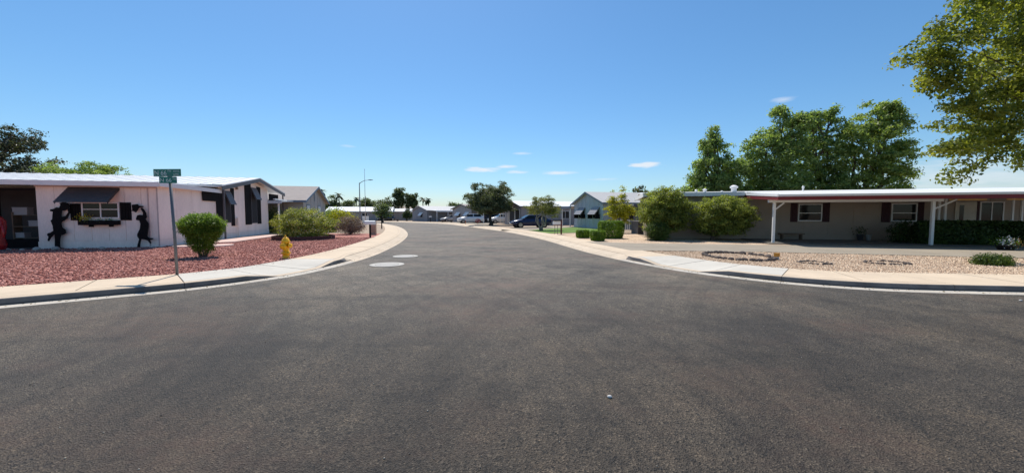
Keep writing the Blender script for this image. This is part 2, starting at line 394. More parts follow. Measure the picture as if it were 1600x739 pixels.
def smooth01(x): x = min(1, max(0, x)); return x * x * (3 - 2 * x)
def make_kerb(pts, side, name, ramp_y, label):
    """ramp_y: world Y of the middle of the wheelchair ramp; before it a square kerb, beyond it a rolled one"""
    P, s_ = spline(pts, .4); Nn = normals(P, side)
    i0 = min(range(len(P)), key=lambda i: abs(P[i, 1] - ramp_y) + (0 if abs(P[i, 0]) < 12 else 99))
    rs = s_[i0]
    prof = []
    for i in range(len(P)):
        d = s_[i] - rs
        r = 1 - smooth01((abs(d) - .75) / .85)            # 1 in the ramp
        roll = smooth01((d - 2.0) / 1.2)                  # rolled kerb beyond the ramp
        h = .13 * (1 - r) + .02 * r
        front = .31 + (.28 * roll)
        prof.append(dict(fz=h, fo=front, bo=front + .15, bz=h + .002, sz0=h + .004, sz1=.135, r=r, roll=roll))
    def strip(offs, m, nm, par, lo, hi, piece=0):
        R_ = [np.array([(*(P[i] + Nn[i] * o_), z_) for o_, z_ in offs(q)]) for i, q in enumerate(prof)]; k = len(R_[0]); res = None; i = 0
        while i < len(P) - 1:
            if not (lo <= prof[i]['roll'] < hi): i += 1; continue
            j = i + 1; near = np.hypot(*P[i]) < 45
            while j < len(P) - 1 and lo <= prof[j]['roll'] < hi and (not piece or j % (piece if near else 60)): j += 1
            mb = MB(); rows = [R_[q].copy() for q in range(i, j + 1)]
            if piece:
                t0 = rows[1] - rows[0]; rows[0] += t0 * .014; t1 = rows[-1] - rows[-2]; rows[-1] -= t1 * .014
            for r0, r1 in zip(rows[:-1], rows[1:]):
                for q in range(k - 1):
                    f = [r0[q], r1[q], r1[q + 1], r0[q + 1]]; mb.add(f if side < 0 else f[::-1], [(0, 1, 2, 3)])
            res = mb.build(nm, m, par); i = j
        return res
    bed = strip(lambda q: ((0, -.03), (.01, -.004), (.27, .004), (q['fo'] + .012, q['fz'] - .02), (q['bo'], q['bz'] - .012)), joint, name, None, -1, 2); struct(bed, label=label); o = bed
    gut = lambda q: ((0, -.02), (0, .005), (.285, .012))
    strip(gut, conc_gut, 'gutter_slab', o, -1, .25, 8); strip(gut, conc_roll, 'gutter_slab', o, .25, 2, 8)
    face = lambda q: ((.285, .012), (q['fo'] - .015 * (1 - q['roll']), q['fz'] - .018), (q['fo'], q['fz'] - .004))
    strip(face, kerb_shade, 'kerb_face', o, -1, .25, 8); strip(face, conc_roll, 'kerb_face', o, .25, 2, 8)
    strip(lambda q: ((q['fo'], q['fz'] - .004), (q['fo'] + .02, q['fz']), (q['bo'], q['bz']), (q['bo'], -.02)), conc_tan, 'kerb_top', o, -1, 2, 8)
    return P, Nn, s_, prof, rs
WALK = 1.95
def make_walk(P, Nn, s_, prof, rs, side, label, cut=None):
    base = MB(); ring = []
    for i, q in enumerate(prof): ring.append([(*(P[i] + Nn[i] * o_), z_ - .03) for o_, z_ in ((q['bo'] + .004, q['sz0']), (WALK, q['sz1']))])
    for i in range(len(ring) - 1):
        f = [ring[i][0], ring[i + 1][0], ring[i + 1][1], ring[i][1]]
        base.add(f if side < 0 else f[::-1], [(0, 1, 2, 3)])
    w_ = base.build('sidewalk', joint); struct(w_, label=label)
    step = 4                                             # 4 stations = one slab of about 1.6 m
    i = 0; n = len(P); rng = random.Random(3)
    mats = [conc_tan, conc_new]
    while i < n - 1:
        far = np.hypot(*P[i]) > 48
        j = min(n - 1, i + (step if not far else 24))
        mb = MB(); g = .011 if not far else .004
        def pt(k, q, o_, z_):
            p = P[k] + Nn[k] * o_; t = (P[min(k + 1, n - 1)] - P[max(k - 1, 0)]); t = t / np.linalg.norm(t)
            if k == i: p = p + t * g
            if k == j: p = p - t * g
            return (*p, z_)
        dz = rng.uniform(-.002, .002)
        rows = []
        for k in range(i, j + 1):
            q = prof[k]; a = q['bo'] + .008; b = WALK
            rows.append([pt(k, q, a, q['sz0'] - .08), pt(k, q, a, q['sz0'] + dz), pt(k, q, (a + b) / 2, (q['sz0'] + q['sz1']) / 2 + dz), pt(k, q, b, q['sz1'] + dz), pt(k, q, b, q['sz1'] - .1)])
        if side > 0: rows = [r[::-1] for r in rows]
        mb.loft(rows[::1] if side < 0 else rows, True)
        mid = s_[(i + j) // 2] - rs
        mb.build('sidewalk_slab', mats[1] if abs(mid) < 2.3 else mats[0], w_)
        i = j
    return [tuple(P[i] + Nn[i] * WALK) for i in range(len(P))]

aL = make_kerb(LEFT, 1, 'kerb', 9.95, 'pale concrete kerb and gutter along the red gravel corner')
aR = make_kerb(RIGHT, -1, 'kerb', 10.7, 'pale concrete kerb and gutter along the tan gravel corner')
# inner edges of both pavements bound the yards
inL = make_walk(*aL, 1, 'tan concrete sidewalk bordering the red gravel yard'); inR = make_walk(*aR, -1, 'tan concrete sidewalk bordering the tan gravel yard')
def yard(edge, extra, z, m, name, label):
    poly = list(edge[::2]) + extra
    n = len(poly); a = sum(poly[i][0] * poly[(i + 1) % n][1] - poly[(i + 1) % n][0] * poly[i][1] for i in range(n))
    if a < 0: poly = poly[::-1]
    from mathutils.geometry import tessellate_polygon
    tris = tessellate_polygon([[Vector((x, y, 0)) for x, y in poly]])
    mb = MB(); mb.v = [(x, y, z) for x, y in poly]
    for t in tris:
        A, B, C = [Vector(mb.v[i]) for i in t]
        mb.f.append(tuple(t) if (B - A).cross(C - A).z > 0 else tuple(t)[::-1])
    o = mb.build(name, m); struct(o, label=label); return o
yard(inL, [(-150, 86), (-150, -60), (-34, -60)], .11, desert, 'terrain', 'desert soil of the lots on the inside of the bend')
yard(inR, [(-400, 110), (-400, 400), (400, 400), (400, -40)], .11, desert, 'terrain', 'desert soil of the lots along the far side')
def sheet(poly, z, m, name, label, kind='structure'):
    o = MB().add([(x, y, z) for x, y in (poly if sum(poly[i][0] * poly[(i + 1) % len(poly)][1] - poly[(i + 1) % len(poly)][0] * poly[i][1] for i in range(len(poly))) > 0 else poly[::-1])], [tuple(range(len(poly)))]).build(name, m)
    struct(o, kind, label); return o
eL = [p for p in inL if p[0] > -36 and p[1] < 29]
red_poly = eL + [(-12.5, 29.3), (-16.6, 29), (-16.6, 20.5), (-15.2, 18), (-30, 14), (-45, 9), (-45, -4)]
def tess_sheet(poly, z, m, name, label):
    from mathutils.geometry import tessellate_polygon
    tris = tessellate_polygon([[Vector((x, y, 0)) for x, y in poly]]); mb = MB(); mb.v = [(x, y, z) for x, y in poly]
    for t in tris:
        A, B, C = [Vector(mb.v[i]) for i in t]
        mb.f.append(tuple(t) if (B - A).cross(C - A).z > 0 else tuple(t)[::-1])
    o = mb.build(name, m); struct(o, 'structure', label); return o
tess_sheet(red_poly, .118, red_gravel, 'red_gravel_yard', 'bed of crushed red rock on the corner lot')
eR = [p for p in inR if p[0] < 40 and p[1] < 15.2]
tan_poly = eR + [(4.72, 15.05), (9.85, 14.4), (15.2, 12.8), (20, 11.6), (40, 7)]
tess_sheet(tan_poly, .118, tan_gravel, 'tan_gravel_yard', 'bed of pale tan gravel in front of the driveway')
eR2 = [p for p in inR if 20.1 < p[1] < 29]
tess_sheet(eR2[::-1] + [(3.75, 20.0), (6.3, 18.9), (12.3, 17.9), (13.6, 22.5), (8.4, 24), (10, 31)] , .118, tan_gravel, 'upper_gravel_yard', 'tan gravel bed round the citrus trees')
# the driveway, in poured panels with open joints
dw = [[(3.9, 20.1), (4.75, 15.15)], [(6.3, 18.85), (7.3, 14.75)], [(9.3, 18.4), (9.9, 14.42)], [(12.3, 17.85), (12.6, 13.62)], [(15.6, 17.0), (15.3, 12.82)], [(19, 16.2), (18.4, 12.05)], [(23, 15.2), (22, 11.1)], [(30, 13.4), (29, 9.3)]]
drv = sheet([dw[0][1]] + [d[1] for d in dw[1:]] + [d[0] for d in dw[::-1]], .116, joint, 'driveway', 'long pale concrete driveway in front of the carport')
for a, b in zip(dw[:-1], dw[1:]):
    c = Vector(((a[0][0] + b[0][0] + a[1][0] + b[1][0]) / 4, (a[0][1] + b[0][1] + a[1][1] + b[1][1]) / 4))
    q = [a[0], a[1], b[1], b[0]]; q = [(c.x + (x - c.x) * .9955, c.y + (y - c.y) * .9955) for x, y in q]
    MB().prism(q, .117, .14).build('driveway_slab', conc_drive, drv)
sheet([(.9, 33.4), (1.6, 30.4), (3.0, 29.2), (5.6, 31.0), (8.3, 33.4), (9.1, 37.6), (7.4, 45), (2.6, 37.6)], .122, mat('lawn_green', (.10, .18, .025), .9, .35, 3, .5, 60, fine=.3, fscale=40), 'lawn', 'strip of clipped green lawn beside the gable end')
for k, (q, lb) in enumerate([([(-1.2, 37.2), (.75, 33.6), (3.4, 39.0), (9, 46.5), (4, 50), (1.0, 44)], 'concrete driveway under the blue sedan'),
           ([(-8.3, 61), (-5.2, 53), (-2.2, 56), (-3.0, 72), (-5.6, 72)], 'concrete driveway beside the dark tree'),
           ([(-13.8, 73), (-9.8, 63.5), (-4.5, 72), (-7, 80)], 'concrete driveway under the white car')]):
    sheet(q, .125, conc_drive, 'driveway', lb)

def in_poly(poly, x, y):
    c = np.zeros(len(x), bool); n = len(poly)
    for i in range(n):
        (x0, y0), (x1, y1) = poly[i], poly[(i + 1) % n]
        cond = ((y0 > y) != (y1 > y)) & (x < (x1 - x0) * (y - y0) / (y1 - y0 + 1e-12) + x0)
        c ^= cond
    return c
def np_mesh(name, V, F, m, parent=None):
    """V (n,3), F (m,k) arrays"""
    me = bpy.data.meshes.new(name); k = F.shape[1]
    me.vertices.add(len(V)); me.vertices.foreach_set('co', np.ascontiguousarray(V, np.float32).ravel())
    me.loops.add(F.size); me.loops.foreach_set('vertex_index', np.ascontiguousarray(F, np.int32).ravel())
    me.polygons.add(len(F)); me.polygons.foreach_set('loop_start', np.arange(0, F.size, k, dtype=np.int32))
    me.update(calc_edges=True); me.materials.append(m)
    return link(name, me, parent)
OCT_V = np.array([(1, 0, 0), (0, 1, 0), (-1, 0, 0), (0, -1, 0), (0, 0, 1), (0, 0, -1)], float)
OCT_F = np.array([(0, 1, 4), (1, 2, 4), (2, 3, 4), (3, 0, 4), (1, 0, 5), (2, 1, 5), (3, 2, 5), (0, 3, 5)])
def stones(name, poly, n, z, smin, smax, m, seed, label, bounds):
    g = np.random.default_rng(seed); x0, x1, y0, y1 = bounds
    # more stones near the road, where single ones can be made out
    x = g.uniform(x0, x1, n * 4); y = y0 + (y1 - y0) * g.random(n * 4) ** 1.5
    k = in_poly(poly, x, y); x, y = x[k][:n], y[k][:n]; n = len(x)
    s = g.uniform(smin, smax, n)
    rot = g.normal(size=(n, 3, 3)); q, _ = np.linalg.qr(rot)
    v = OCT_V[None] * (g.uniform(.6, 1.3, (n, 6, 1)) * s[:, None, None]) * np.array([1, 1, .75])
    v = np.einsum('nij,nkj->nki', q, v); v += np.c_[x, y, np.full(n, z) + s * .15][:, None, :]
    F = (OCT_F[None] + (np.arange(n) * 6)[:, None, None]).reshape(-1, 3)
    o = np_mesh(name, v.reshape(-1, 3), F, m); o['kind'] = 'stuff'; o['label'] = label; return o
stones('red_gravel', red_poly, 42000, .118, .016, .04, stone_mat('red_stone', RED), 1, 'loose crushed red rock on the corner lot', (-24, -4, 7, 24))
stones('tan_gravel', tan_poly, 36000, .118, .012, .03, stone_mat('tan_stone', TAN), 2, 'loose tan gravel of the corner bed', (4, 18, 8, 15))
g_ = np.random.default_rng(5)
# scattered grit on the asphalt
def grit():
    n = 1400; x = g_.uniform(-9, 9, n); y = g_.uniform(1.5, 12, n); s = g_.uniform(.003, .008, n)
    ok = ~in_poly([tuple(p) for p in aL[0]] + [(-150, 86), (-150, -60)], x, y) & ~in_poly([tuple(p) for p in aR[0]] + [(-400, 110), (400, 400), (400, -40)], x, y)
    x, y, s = x[ok], y[ok], s[ok]; n = len(x)
    v = OCT_V[None] * (g_.uniform(.6, 1.3, (n, 6, 1)) * s[:, None, None]) + np.c_[x, y, s * .5][:, None, :]
    F = (OCT_F[None] + (np.arange(n) * 6)[:, None, None]).reshape(-1, 3)
    o = np_mesh('grit', v.reshape(-1, 3), F, stone_mat('grit_stone', [(.05, .05, .05), (.2, .19, .17), (.4, .36, .3)])); o['kind'] = 'stuff'; o['label'] = 'loose grit scattered on the asphalt'
grit()
def litter(name, label, pts, n, size, m, seed, spread):
    g = np.random.default_rng(seed); c = np.array(pts)[g.integers(0, len(pts), n)]; P = c + np.c_[g.normal(size=(n, 2)) * spread, np.full(n, .004)]
    th = g.uniform(0, 6.28, n); a = np.c_[np.cos(th), np.sin(th), g.normal(size=n) * .25]; b = np.c_[-np.sin(th), np.cos(th), g.normal(size=n) * .25]; s_ = size * g.uniform(.5, 1.4, n)[:, None]
    V = np.stack([P - a * s_ * .5, P + b * s_ * .25 + [0, 0, .006], P + a * s_ * .5, P - b * s_ * .25 + [0, 0, .004]], 1).reshape(-1, 3); V[:, 2] = np.maximum(V[:, 2], P.repeat(4, 0)[:, 2] - .003)
    o = np_mesh(name, V, np.arange(n * 4).reshape(-1, 4), m); o['kind'] = 'stuff'; o['label'] = label
brown_leaf = stone_mat('fallen_leaf', [(.10, .06, .03), (.22, .15, .07), (.30, .22, .10), (.14, .12, .05)])
for (A, lb, sd) in ((aL, 'fallen leaves and grit in the left gutter', 81), (aR, 'fallen leaves and grit in the right gutter', 82)):
    q = [(*(A[0][i] + A[1][i] * .2), .008) for i in range(len(A[0])) if 2 < A[0][i][1] < 30 and abs(A[0][i][0]) < 16]
    litter('gutter_litter', lb, q, 700, .035, brown_leaf, sd, .09)
litter('leaf_litter', 'fallen leaves under the citrus trees', [(11.5, 20.9, .122), (9.2, 21.2, .122), (12.4, 20.6, .122), (8.5, 20.4, .122), (12.9, 21.2, .122)], 900, .06, brown_leaf, 83, .75)
litter('leaf_litter', 'fallen leaves on the red rock round the clipped shrub', [(-10.55, 12.6, .135), (-12.45, 20.9, .135)], 500, .04, brown_leaf, 84, .7)
for (E_, side_, m_, lb, sd) in ((inL, aL, RED, 'red rock chips spilled on the left sidewalk', 85), (inR, aR, TAN, 'tan gravel chips spilled on the right sidewalk', 86)):
    q = [(*(side_[0][i] + side_[1][i] * (WALK - .12)), .137) for i in range(len(E_)) if 5 < E_[i][1] < 17 and abs(E_[i][0]) < 14]
    litter('spilled_gravel', lb, q, 260, .03, stone_mat('spilled_' + lb[:3], m_), sd, .12)
# hills on the horizon
hv, hf = [], []
gg = np.random.default_rng(11); ph = gg.uniform(0, 6.28, 8)
for i in range(161):
    a = R(-75 + i * 150 / 160); h = 0
    for k in range(8): h += math.sin(a * (5 + k * 6.3) + ph[k]) / (1 + k * .8)
    h = max(10, 55 + 55 * h)
    hv += [(9000 * math.sin(a), 9000 * math.cos(a), -5), (9000 * math.sin(a), 9000 * math.cos(a), h), (10500 * math.sin(a), 10500 * math.cos(a), h * .3)]
for i in range(160):
    for j in range(2): hf.append((i * 3 + j, i * 3 + 3 + j, i * 3 + 4 + j, i * 3 + 1 + j))
hm = MB(); hm.v = hv; hm.f = hf
struct(hm.build('hills', mat('hill_rock', (.22, .21, .22), .95, .15, .002)), label='low far hills along the horizon')

# manhole covers in concrete collars
def manhole(x, y, r, rc, label):
    t = thing('manhole', label, 'manhole', (x, y, .004), 0, 'manholes in the street')
    pr = [(rc + .015, 0), (rc + .015, .006), (r, .010), (r, 0)]
    mb = MB(); n = 32
    for rr, z in pr:
        for k in range(n): mb.v.append((rr * math.cos(k * 2 * math.pi / n), rr * math.sin(k * 2 * math.pi / n), z))
    for i in range(3):
        for k in range(n): a, b = i * n + k, i * n + (k + 1) % n; mb.f.append((a, b, b + n, a + n))
    mb.build('collar', mat('collar_concrete', (.45, .43, .39), .85, .1, 3, .1, 60), t)
    c = MB().lathe([(rc, 0), (rc, .007)], 32).build('cover', mat('cover_iron', (.36, .345, .32), .7, .12, 14, .3, 50), t)
    for sx in (-1, 1): MB().lathe([(.02, .0071), (.02, .0085)], 8, (sx * rc * .6, 0, 0)).build('pick_hole', iron, c)
manhole(-3.9, 11.72, .52, .34, 'nearer and larger pale manhole ring in the street')
manhole(-4.0, 14.1, .46, .31, 'farther smaller pale manhole ring in the street')

# ------------------------------------------------------------------ foliage
def leaves(name, parent, m, blobs, n, size, seed, shell=.6, clump=10, up=.25, aspect=.5, flat=0.0, spread=None, lumpy=1.0, sub=0.0, lp=90, keep=None):
    """leaf-sized faces in small sprays through the volume of the blobs (cx,cy,cz,rx,ry,rz[,weight])"""
    g = np.random.default_rng(seed); B = np.array([list(b) + [1.0] * (7 - len(b)) for b in blobs], float)
    wgt = B[:, 6] * (B[:, 3] * B[:, 4] * B[:, 5]) ** (2 / 3); wgt /= wgt.sum()
    nc = max(1, n // clump); bi = g.choice(len(B), nc, p=wgt)
    d = g.normal(size=(nc, 3)); d /= np.linalg.norm(d, axis=1)[:, None]
    rad = np.where(g.random(nc) < shell, g.uniform(.8, 1.05, nc), g.random(nc) ** (1 / 3))
    # lumpy outline
    lump = 1 + lumpy * (.16 * np.sin(d[:, 0] * 7 + bi) * np.sin(d[:, 1] * 6 + 2 * bi) + .13 * np.sin(d[:, 2] * 9 + bi * 1.7))
    C = B[bi, :3] + d * B[bi, 3:6] * (rad * lump)[:, None]
    sp = (spread or size * 1.5)
    if sub:                                              # leafy boughs: flattened clusters, fuller on top
        K = max(6, n // lp); C = C[:K]; d = d[:K]; K = len(C)
        if keep is not None: ok = keep(C); C = C[ok]; d = d[ok]; K = len(C)
        rs_ = sub * g.uniform(.55, 1.35, K); m_ = np.maximum(8, (lp * (rs_ / sub) ** 2).astype(int)); idx = np.repeat(np.arange(K), m_)
        e = g.normal(size=(len(idx), 3)); e /= np.linalg.norm(e, axis=1)[:, None]; e[:, 2] = np.where(e[:, 2] < -.2, -e[:, 2] * g.random(len(idx)), e[:, 2])
        q_ = rs_[idx, None] * g.uniform(.35, 1.05, (len(idx), 1)) ** .7
        dr = d[idx] * rs_[idx, None] * .35 * g.random((len(idx), 1))
        P = C[idx] + e * q_ * np.array([1, 1, .55]) + dr + g.normal(size=(len(idx), 3)) * size * .5
        P[:, 2] -= (q_[:, 0] / rs_[idx]) ** 2 * rs_[idx] * .25
        D = e * .8 + d[idx] * .4; k = len(P)
    else:
        P = np.repeat(C, clump, 0) + g.normal(size=(nc * clump, 3)) * sp * np.array([1, 1, .8]); D = np.repeat(d, clump, 0); k = len(P)
    P[:, 2] = np.maximum(P[:, 2], .02)
    nrm = D * .5 + g.normal(size=(k, 3)) * .55 + np.array([0, 0, up]); nrm[:, 2] *= (1 + flat); nrm /= np.linalg.norm(nrm, axis=1)[:, None]
    a = g.normal(size=(k, 3)) + np.array([0, 0, -.35]); a -= nrm * (a * nrm).sum(1)[:, None]; a /= np.linalg.norm(a, axis=1)[:, None]
    b = np.cross(nrm, a); s = size * g.uniform(.6, 1.35, k)[:, None]
    V = np.stack([P - a * s * .5, P + b * s * .5 * aspect - a * s * .05 + nrm * s * .06, P + a * s * .55 - nrm * s * .08, P - b * s * .5 * aspect - a * s * .05 + nrm * s * .06], 1).reshape(-1, 3)
    F = np.arange(k * 4).reshape(-1, 4)
    return np_mesh(name, V, F, m, parent)
def limb_path(a, b, g, sag=.15, n=5):
    a, b = np.array(a, float), np.array(b, float); L_ = np.linalg.norm(b - a)
    return [tuple(a + (b - a) * t + np.array([g.normal(), g.normal(), g.normal()]) * L_ * .05 * (0 < t < 1) + np.array([0, 0, sag * L_ * math.sin(math.pi * t)])) for t in np.linspace(0, 1, n)]
def tree(name, label, cat, loc, trunk, blobs, leafm, n, size, seed, barkm=None, tr=.2, group=None, trunks=1, kw={}, limbs=True, crown='crown', flare=2.5):
    """trunk: height where the limbs part; blobs in local coordinates above loc"""
    g = np.random.default_rng(seed); t = thing(name, label, cat, loc, 0, group); barkm = barkm or bark
    for q in range(trunks):
        ang = q * 2 * math.pi / trunks + seed; off = (0 if trunks == 1 else tr * 1.3)
        base = (math.cos(ang) * off, math.sin(ang) * off, -.05); top = (math.cos(ang) * off * flare + g.normal() * .05, math.sin(ang) * off * flare + g.normal() * .05, trunk)
        mb = MB().tube(limb_path(base, top, g, 0, 6), [tr * 1.35, tr * 1.05, tr * .95, tr * .9, tr * .85, tr * .75], 9)
        mb.build('trunk', barkm, t, True)
        if limbs:
            for i, b in enumerate(blobs):
                if i % trunks != q or b[3] < .25: continue
                e = (b[0] * .85, b[1] * .85, b[2] + b[5] * .2)
                lm = MB().tube(limb_path(top, e, g, .06, 5), [tr * .6, tr * .45, tr * .33, tr * .22, tr * .1], 6)
                for _ in range(3):
                    dd = g.normal(size=3); dd /= np.linalg.norm(dd); mid = np.array(top) + (np.array(e) - np.array(top)) * g.uniform(.5, .9)
                    lm.tube(limb_path(mid, (b[0] + dd[0] * b[3] * .8, b[1] + dd[1] * b[4] * .8, b[2] + abs(dd[2]) * b[5] * .7), g, .05, 4), [tr * .25, tr * .18, tr * .1, tr * .04], 5)
                lm.build('limb', barkm, t, True)
    leaves(crown, t, leafm, blobs, n, size, seed + 100, **kw)
    return t
def rblobs(seed, n, R_, zc, rz, r, squash=.8):
    g = np.random.default_rng(seed); out_ = []
    for i in range(n):
        a = 2.4 * i + g.uniform(-.4, .4); q = math.sqrt((i + .5) / n) * R_; z = zc + rz * g.uniform(-1, 1) * math.sqrt(max(0, 1 - (q / R_) ** 2 * .8))
        rr = r * g.uniform(.7, 1.2); out_.append((q * math.cos(a), q * math.sin(a), z, rr, rr, rr * squash))
    return out_
Z = .118

# --- left corner lot
t = thing('trimmed_shrub', 'clipped green shrub, wide at the top and narrow at the foot, behind the sign post', 'shrub', (-10.55, 12.85, Z))
prof = [(.30, .18), (.46, .45), (.62, .8), (.72, 1.08), (.70, 1.3)]
bl = [(0, 0, 1.08, .64, .60, .38, 2.0), (0.04, 0, .85, .54, .52, .40), (-.03, 0, .55, .38, .38, .35), (.02, 0, .32, .29, .29, .22, .5), (-.32, .1, 1.18, .30, .30, .23), (.33, -.1, 1.16, .30, .30, .24)]
for q in range(7):
    a = q * .9; MB().tube([(math.cos(a) * .07, math.sin(a) * .07, -.03), (math.cos(a) * .2, math.sin(a) * .2, .35), (math.cos(a) * .4, math.sin(a) * .4, .9)], [.022, .018, .008], 5).build('stem', bark, t)
leaves('foliage', t, L_green, bl, 34000, .045, 21, .8, 6, .5, .6, spread=.035, lumpy=.35)

t = thing('oleander_shrub', 'broad mounded shrub flecked with pale flowers inside a dark brick ring', 'shrub', (-12.45, 22.6, Z))
bl = [(0, 0, .85, 1.55, 1.3, .8, 2), (-.7, -.2, 1.0, .85, .8, .62), (.75, -.1, .95, .85, .8, .62), (.1, -.5, 1.15, .8, .7, .58), (0, 0, .5, 1.5, 1.25, .45), (.25, .3, 1.25, .8, .7, .5)]
leaves('foliage', t, L_old, bl, 30000, .075, 22, .85, 9, .4, .4, sub=.22, lp=50)
leaves('blossom', t, mat('cream_petal', (.75, .66, .38), .6), [(b[0], b[1], b[2], b[3] * 1.02, b[4] * 1.02, b[5] * 1.02) for b in bl], 1500, .065, 23, 1.0, 3, .6, .9)
for q in range(6):
    a = q * 1.05; MB().tube([(math.cos(a) * .2, math.sin(a) * .2, -.03), (math.cos(a) * .6, math.sin(a) * .5, .5), (math.cos(a) * 1.1, math.sin(a) * .9, 1.1)], [.03, .022, .01], 5).build('stem', bark, t)
# ring of edging bricks round it
ring = thing('brick_planter', 'low ring of dark red bricks round the mounded shrub', 'planter', (-12.45, 22.6, Z))
bm_ = MB().box(-.11, .11, -.05, .05, 0, .105); bme = bm_.mesh('brick', mat('dark_brick', (.10, .045, .042), .85, .3, 4, .3, 40))
nb = 44
for row in range(2):
    for k in range(nb):
        a = (k + .5 * row) * 2 * math.pi / nb
        link('brick', bme, ring, (1.62 * math.cos(a), 1.62 * math.sin(a), row * .112), a + math.pi / 2 + random.uniform(-.03, .03))
MB().lathe([(1.55, 0), (1.55, .12)], 28).build('soil', mat('planter_soil', (.09, .06, .045), .95), ring)

t = thing('dry_shrub', 'rounded dry shrub of purplish grey twigs at the gravel edge', 'shrub', (-12.0, 28.0, Z))
bl = [(0, 0, .62, .98, .85, .58, 2), (-.3, 0, .75, .6, .6, .5), (.35, -.1, .72, .6, .6, .5)]
leaves('foliage', t, L_dry, bl, 9000, .085, 31, .6, 7, .2, .3)
for q in range(26):
    a = random.uniform(0, 6.28); e = random.uniform(.3, 1.3); MB().tube([(0, 0, 0), (math.cos(a) * .5 * math.cos(e), math.sin(a) * .5 * math.cos(e), .5 * math.sin(e) + .1), (math.cos(a) * 1.05 * math.cos(e), math.sin(a) * .95 * math.cos(e), 1.1 * math.sin(e) + .12)], [.02, .012, .004], 4).build('twig', L_dry, t)
def mound(name, label, loc, rx, ry, h, m, n, size, seed, group=None, **kw):
    t = thing(name, label, 'shrub', loc, 0, group)
    leaves('foliage', t, m, [(0, 0, h * .52, rx, ry, h * .5, 2), (-rx * .35, 0, h * .65, rx * .6, ry * .6, h * .36), (rx * .35, 0, h * .62, rx * .6, ry * .6, h * .38), (0, 0, h * .25, rx * .85, ry * .85, h * .25)], n, size, seed, **kw)
    for q in range(4):
        a = q * 1.6 + seed; MB().tube([(0, 0, -.03), (math.cos(a) * rx * .4, math.sin(a) * ry * .4, h * .45), (math.cos(a) * rx * .7, math.sin(a) * ry * .7, h * .75)], [.03, .02, .008], 5).build('stem', bark, t)
    return t
mound('round_shrub', 'small dark shrub just right of the flowering mound', (-15.2, 31.2, Z), .7, .7, .95, L_dark, 3000, .1, 41)
mound('leafy_shrub', 'tall green shrub near the corner of the grey gabled house', (-21.0, 44.5, Z), 1.0, 1.0, 2.0, L_ash, 4200, .17, 42)
mound('leafy_shrub', 'yellow green shrub behind the dry purplish shrub', (-19.6, 43.5, Z), 1.25, 1.1, 1.75, L_yel, 4200, .17, 43)
mound('leafy_shrub', 'pale green shrub between the white and the grey house', (-19.6, 30.8, Z), .9, .9, 1.9, L_grey, 4000, .13, 44)
mound('leafy_shrub', 'low green shrub left of the boulders', (-18.6, 41, Z), .6, .6, .7, L_green, 1500, .13, 45)

# --- right side planting
tree('citrus_tree', 'spreading low citrus tree with yellow green new growth, nearer the carport', 'tree', (11.45, 21.5, Z), .5,
     [(.6, 0, 1.45, 1.3, 1.2, .9, 2.5), (-.35, .1, 1.4, .9, 1.0, .8), (1.5, -.1, 1.35, .75, .8, .7), (.3, -.5, 1.75, .85, .8, .6), (1.0, .3, 1.85, .75, .8, .5), (.5, 0, .95, 1.45, 1.15, .6, 1.5)],
     L_citrus, 46000, .08, 51, tr=.11, kw=dict(shell=.8, up=.5, sub=.19, lp=40))
tree('citrus_tree', 'taller dense citrus tree behind the round clipped bush', 'tree', (8.95, 22.2, Z), .6,
     [(.0, 0, 1.85, 1.2, 1.2, 1.0, 2.5), (-.65, 0, 1.6, .8, .85, .8), (.65, .1, 1.7, .75, .9, .85), (.0, -.3, 2.3, .8, .8, .55), (.1, 0, 1.1, 1.2, 1.1, .7, 1.5), (-1.2, 0, 1.5, .35, .45, .35)],
     L_citrus, 46000, .08, 52, tr=.12, kw=dict(shell=.8, up=.5, sub=.19, lp=40))
mound('round_shrub', 'dark globe shaped clipped bush under the taller citrus', (8.2, 21.25, Z), .62, .58, .98, leafmat('leaf_globe', (.03, .06, .012), (.12, .18, .04), .35), 12000, .055, 53, shell=.85, lumpy=.4)
def clipped(name, label, loc, sx, sy, h, rz, m, n, seed, group, taper=.0, ls=.05):
    t = thing(name, label, 'hedge', loc, rz, group); g = np.random.default_rng(seed)
    u = g.uniform(-1, 1, (n, 3)); ax = g.integers(0, 3, n); sg = np.where(g.random(n) < .5, -1, 1)
    k = g.random(n) < .75; u[np.arange(n)[k], ax[k]] = sg[k] * g.uniform(.9, 1.03, k.sum())
    # rounded box
    u = np.sign(u) * np.abs(u); r = np.linalg.norm(u, axis=1)[:, None]; u = np.where(r > 1.38, u * 1.38 / r, u)
    P = np.c_[u[:, 0] * sx, u[:, 1] * sy, np.maximum((u[:, 2] * .5 + .5) * h, .03)]
    P[:, :2] *= (1 - taper * (1 - P[:, 2] / h))[:, None]; P += g.normal(size=P.shape) * .018
    nr = u / np.linalg.norm(u, axis=1)[:, None] * .7 + g.normal(size=(n, 3)) * .5; nr /= np.linalg.norm(nr, axis=1)[:, None]
    a = g.normal(size=(n, 3)); a -= nr * (a * nr).sum(1)[:, None]; a /= np.linalg.norm(a, axis=1)[:, None]; b = np.cross(nr, a); s = ls * g.uniform(.6, 1.4, n)[:, None]
    V = np.stack([P - a * s * .6, P + b * s * .35, P + a * s * .6, P - b * s * .35], 1).reshape(-1, 3)
    np_mesh('foliage', V, np.arange(n * 4).reshape(-1, 4), m, t)
    for q in range(4): MB().tube([(sx * .4 * (q - 1.5) / 1.5, 0, -.03), (sx * .6 * (q - 1.5) / 1.5, 0, h * .7)], [.02, .008], 5).build('stem', bark, t)
    return t
HG = 'small clipped box hedges by the sidewalk'
clipped('clipped_hedge', 'small square clipped bush, the nearer of the pair by the sidewalk', (4.75, 20.9, Z), .36, .34, .55, .1, L_green, 6500, 61, HG, .12)
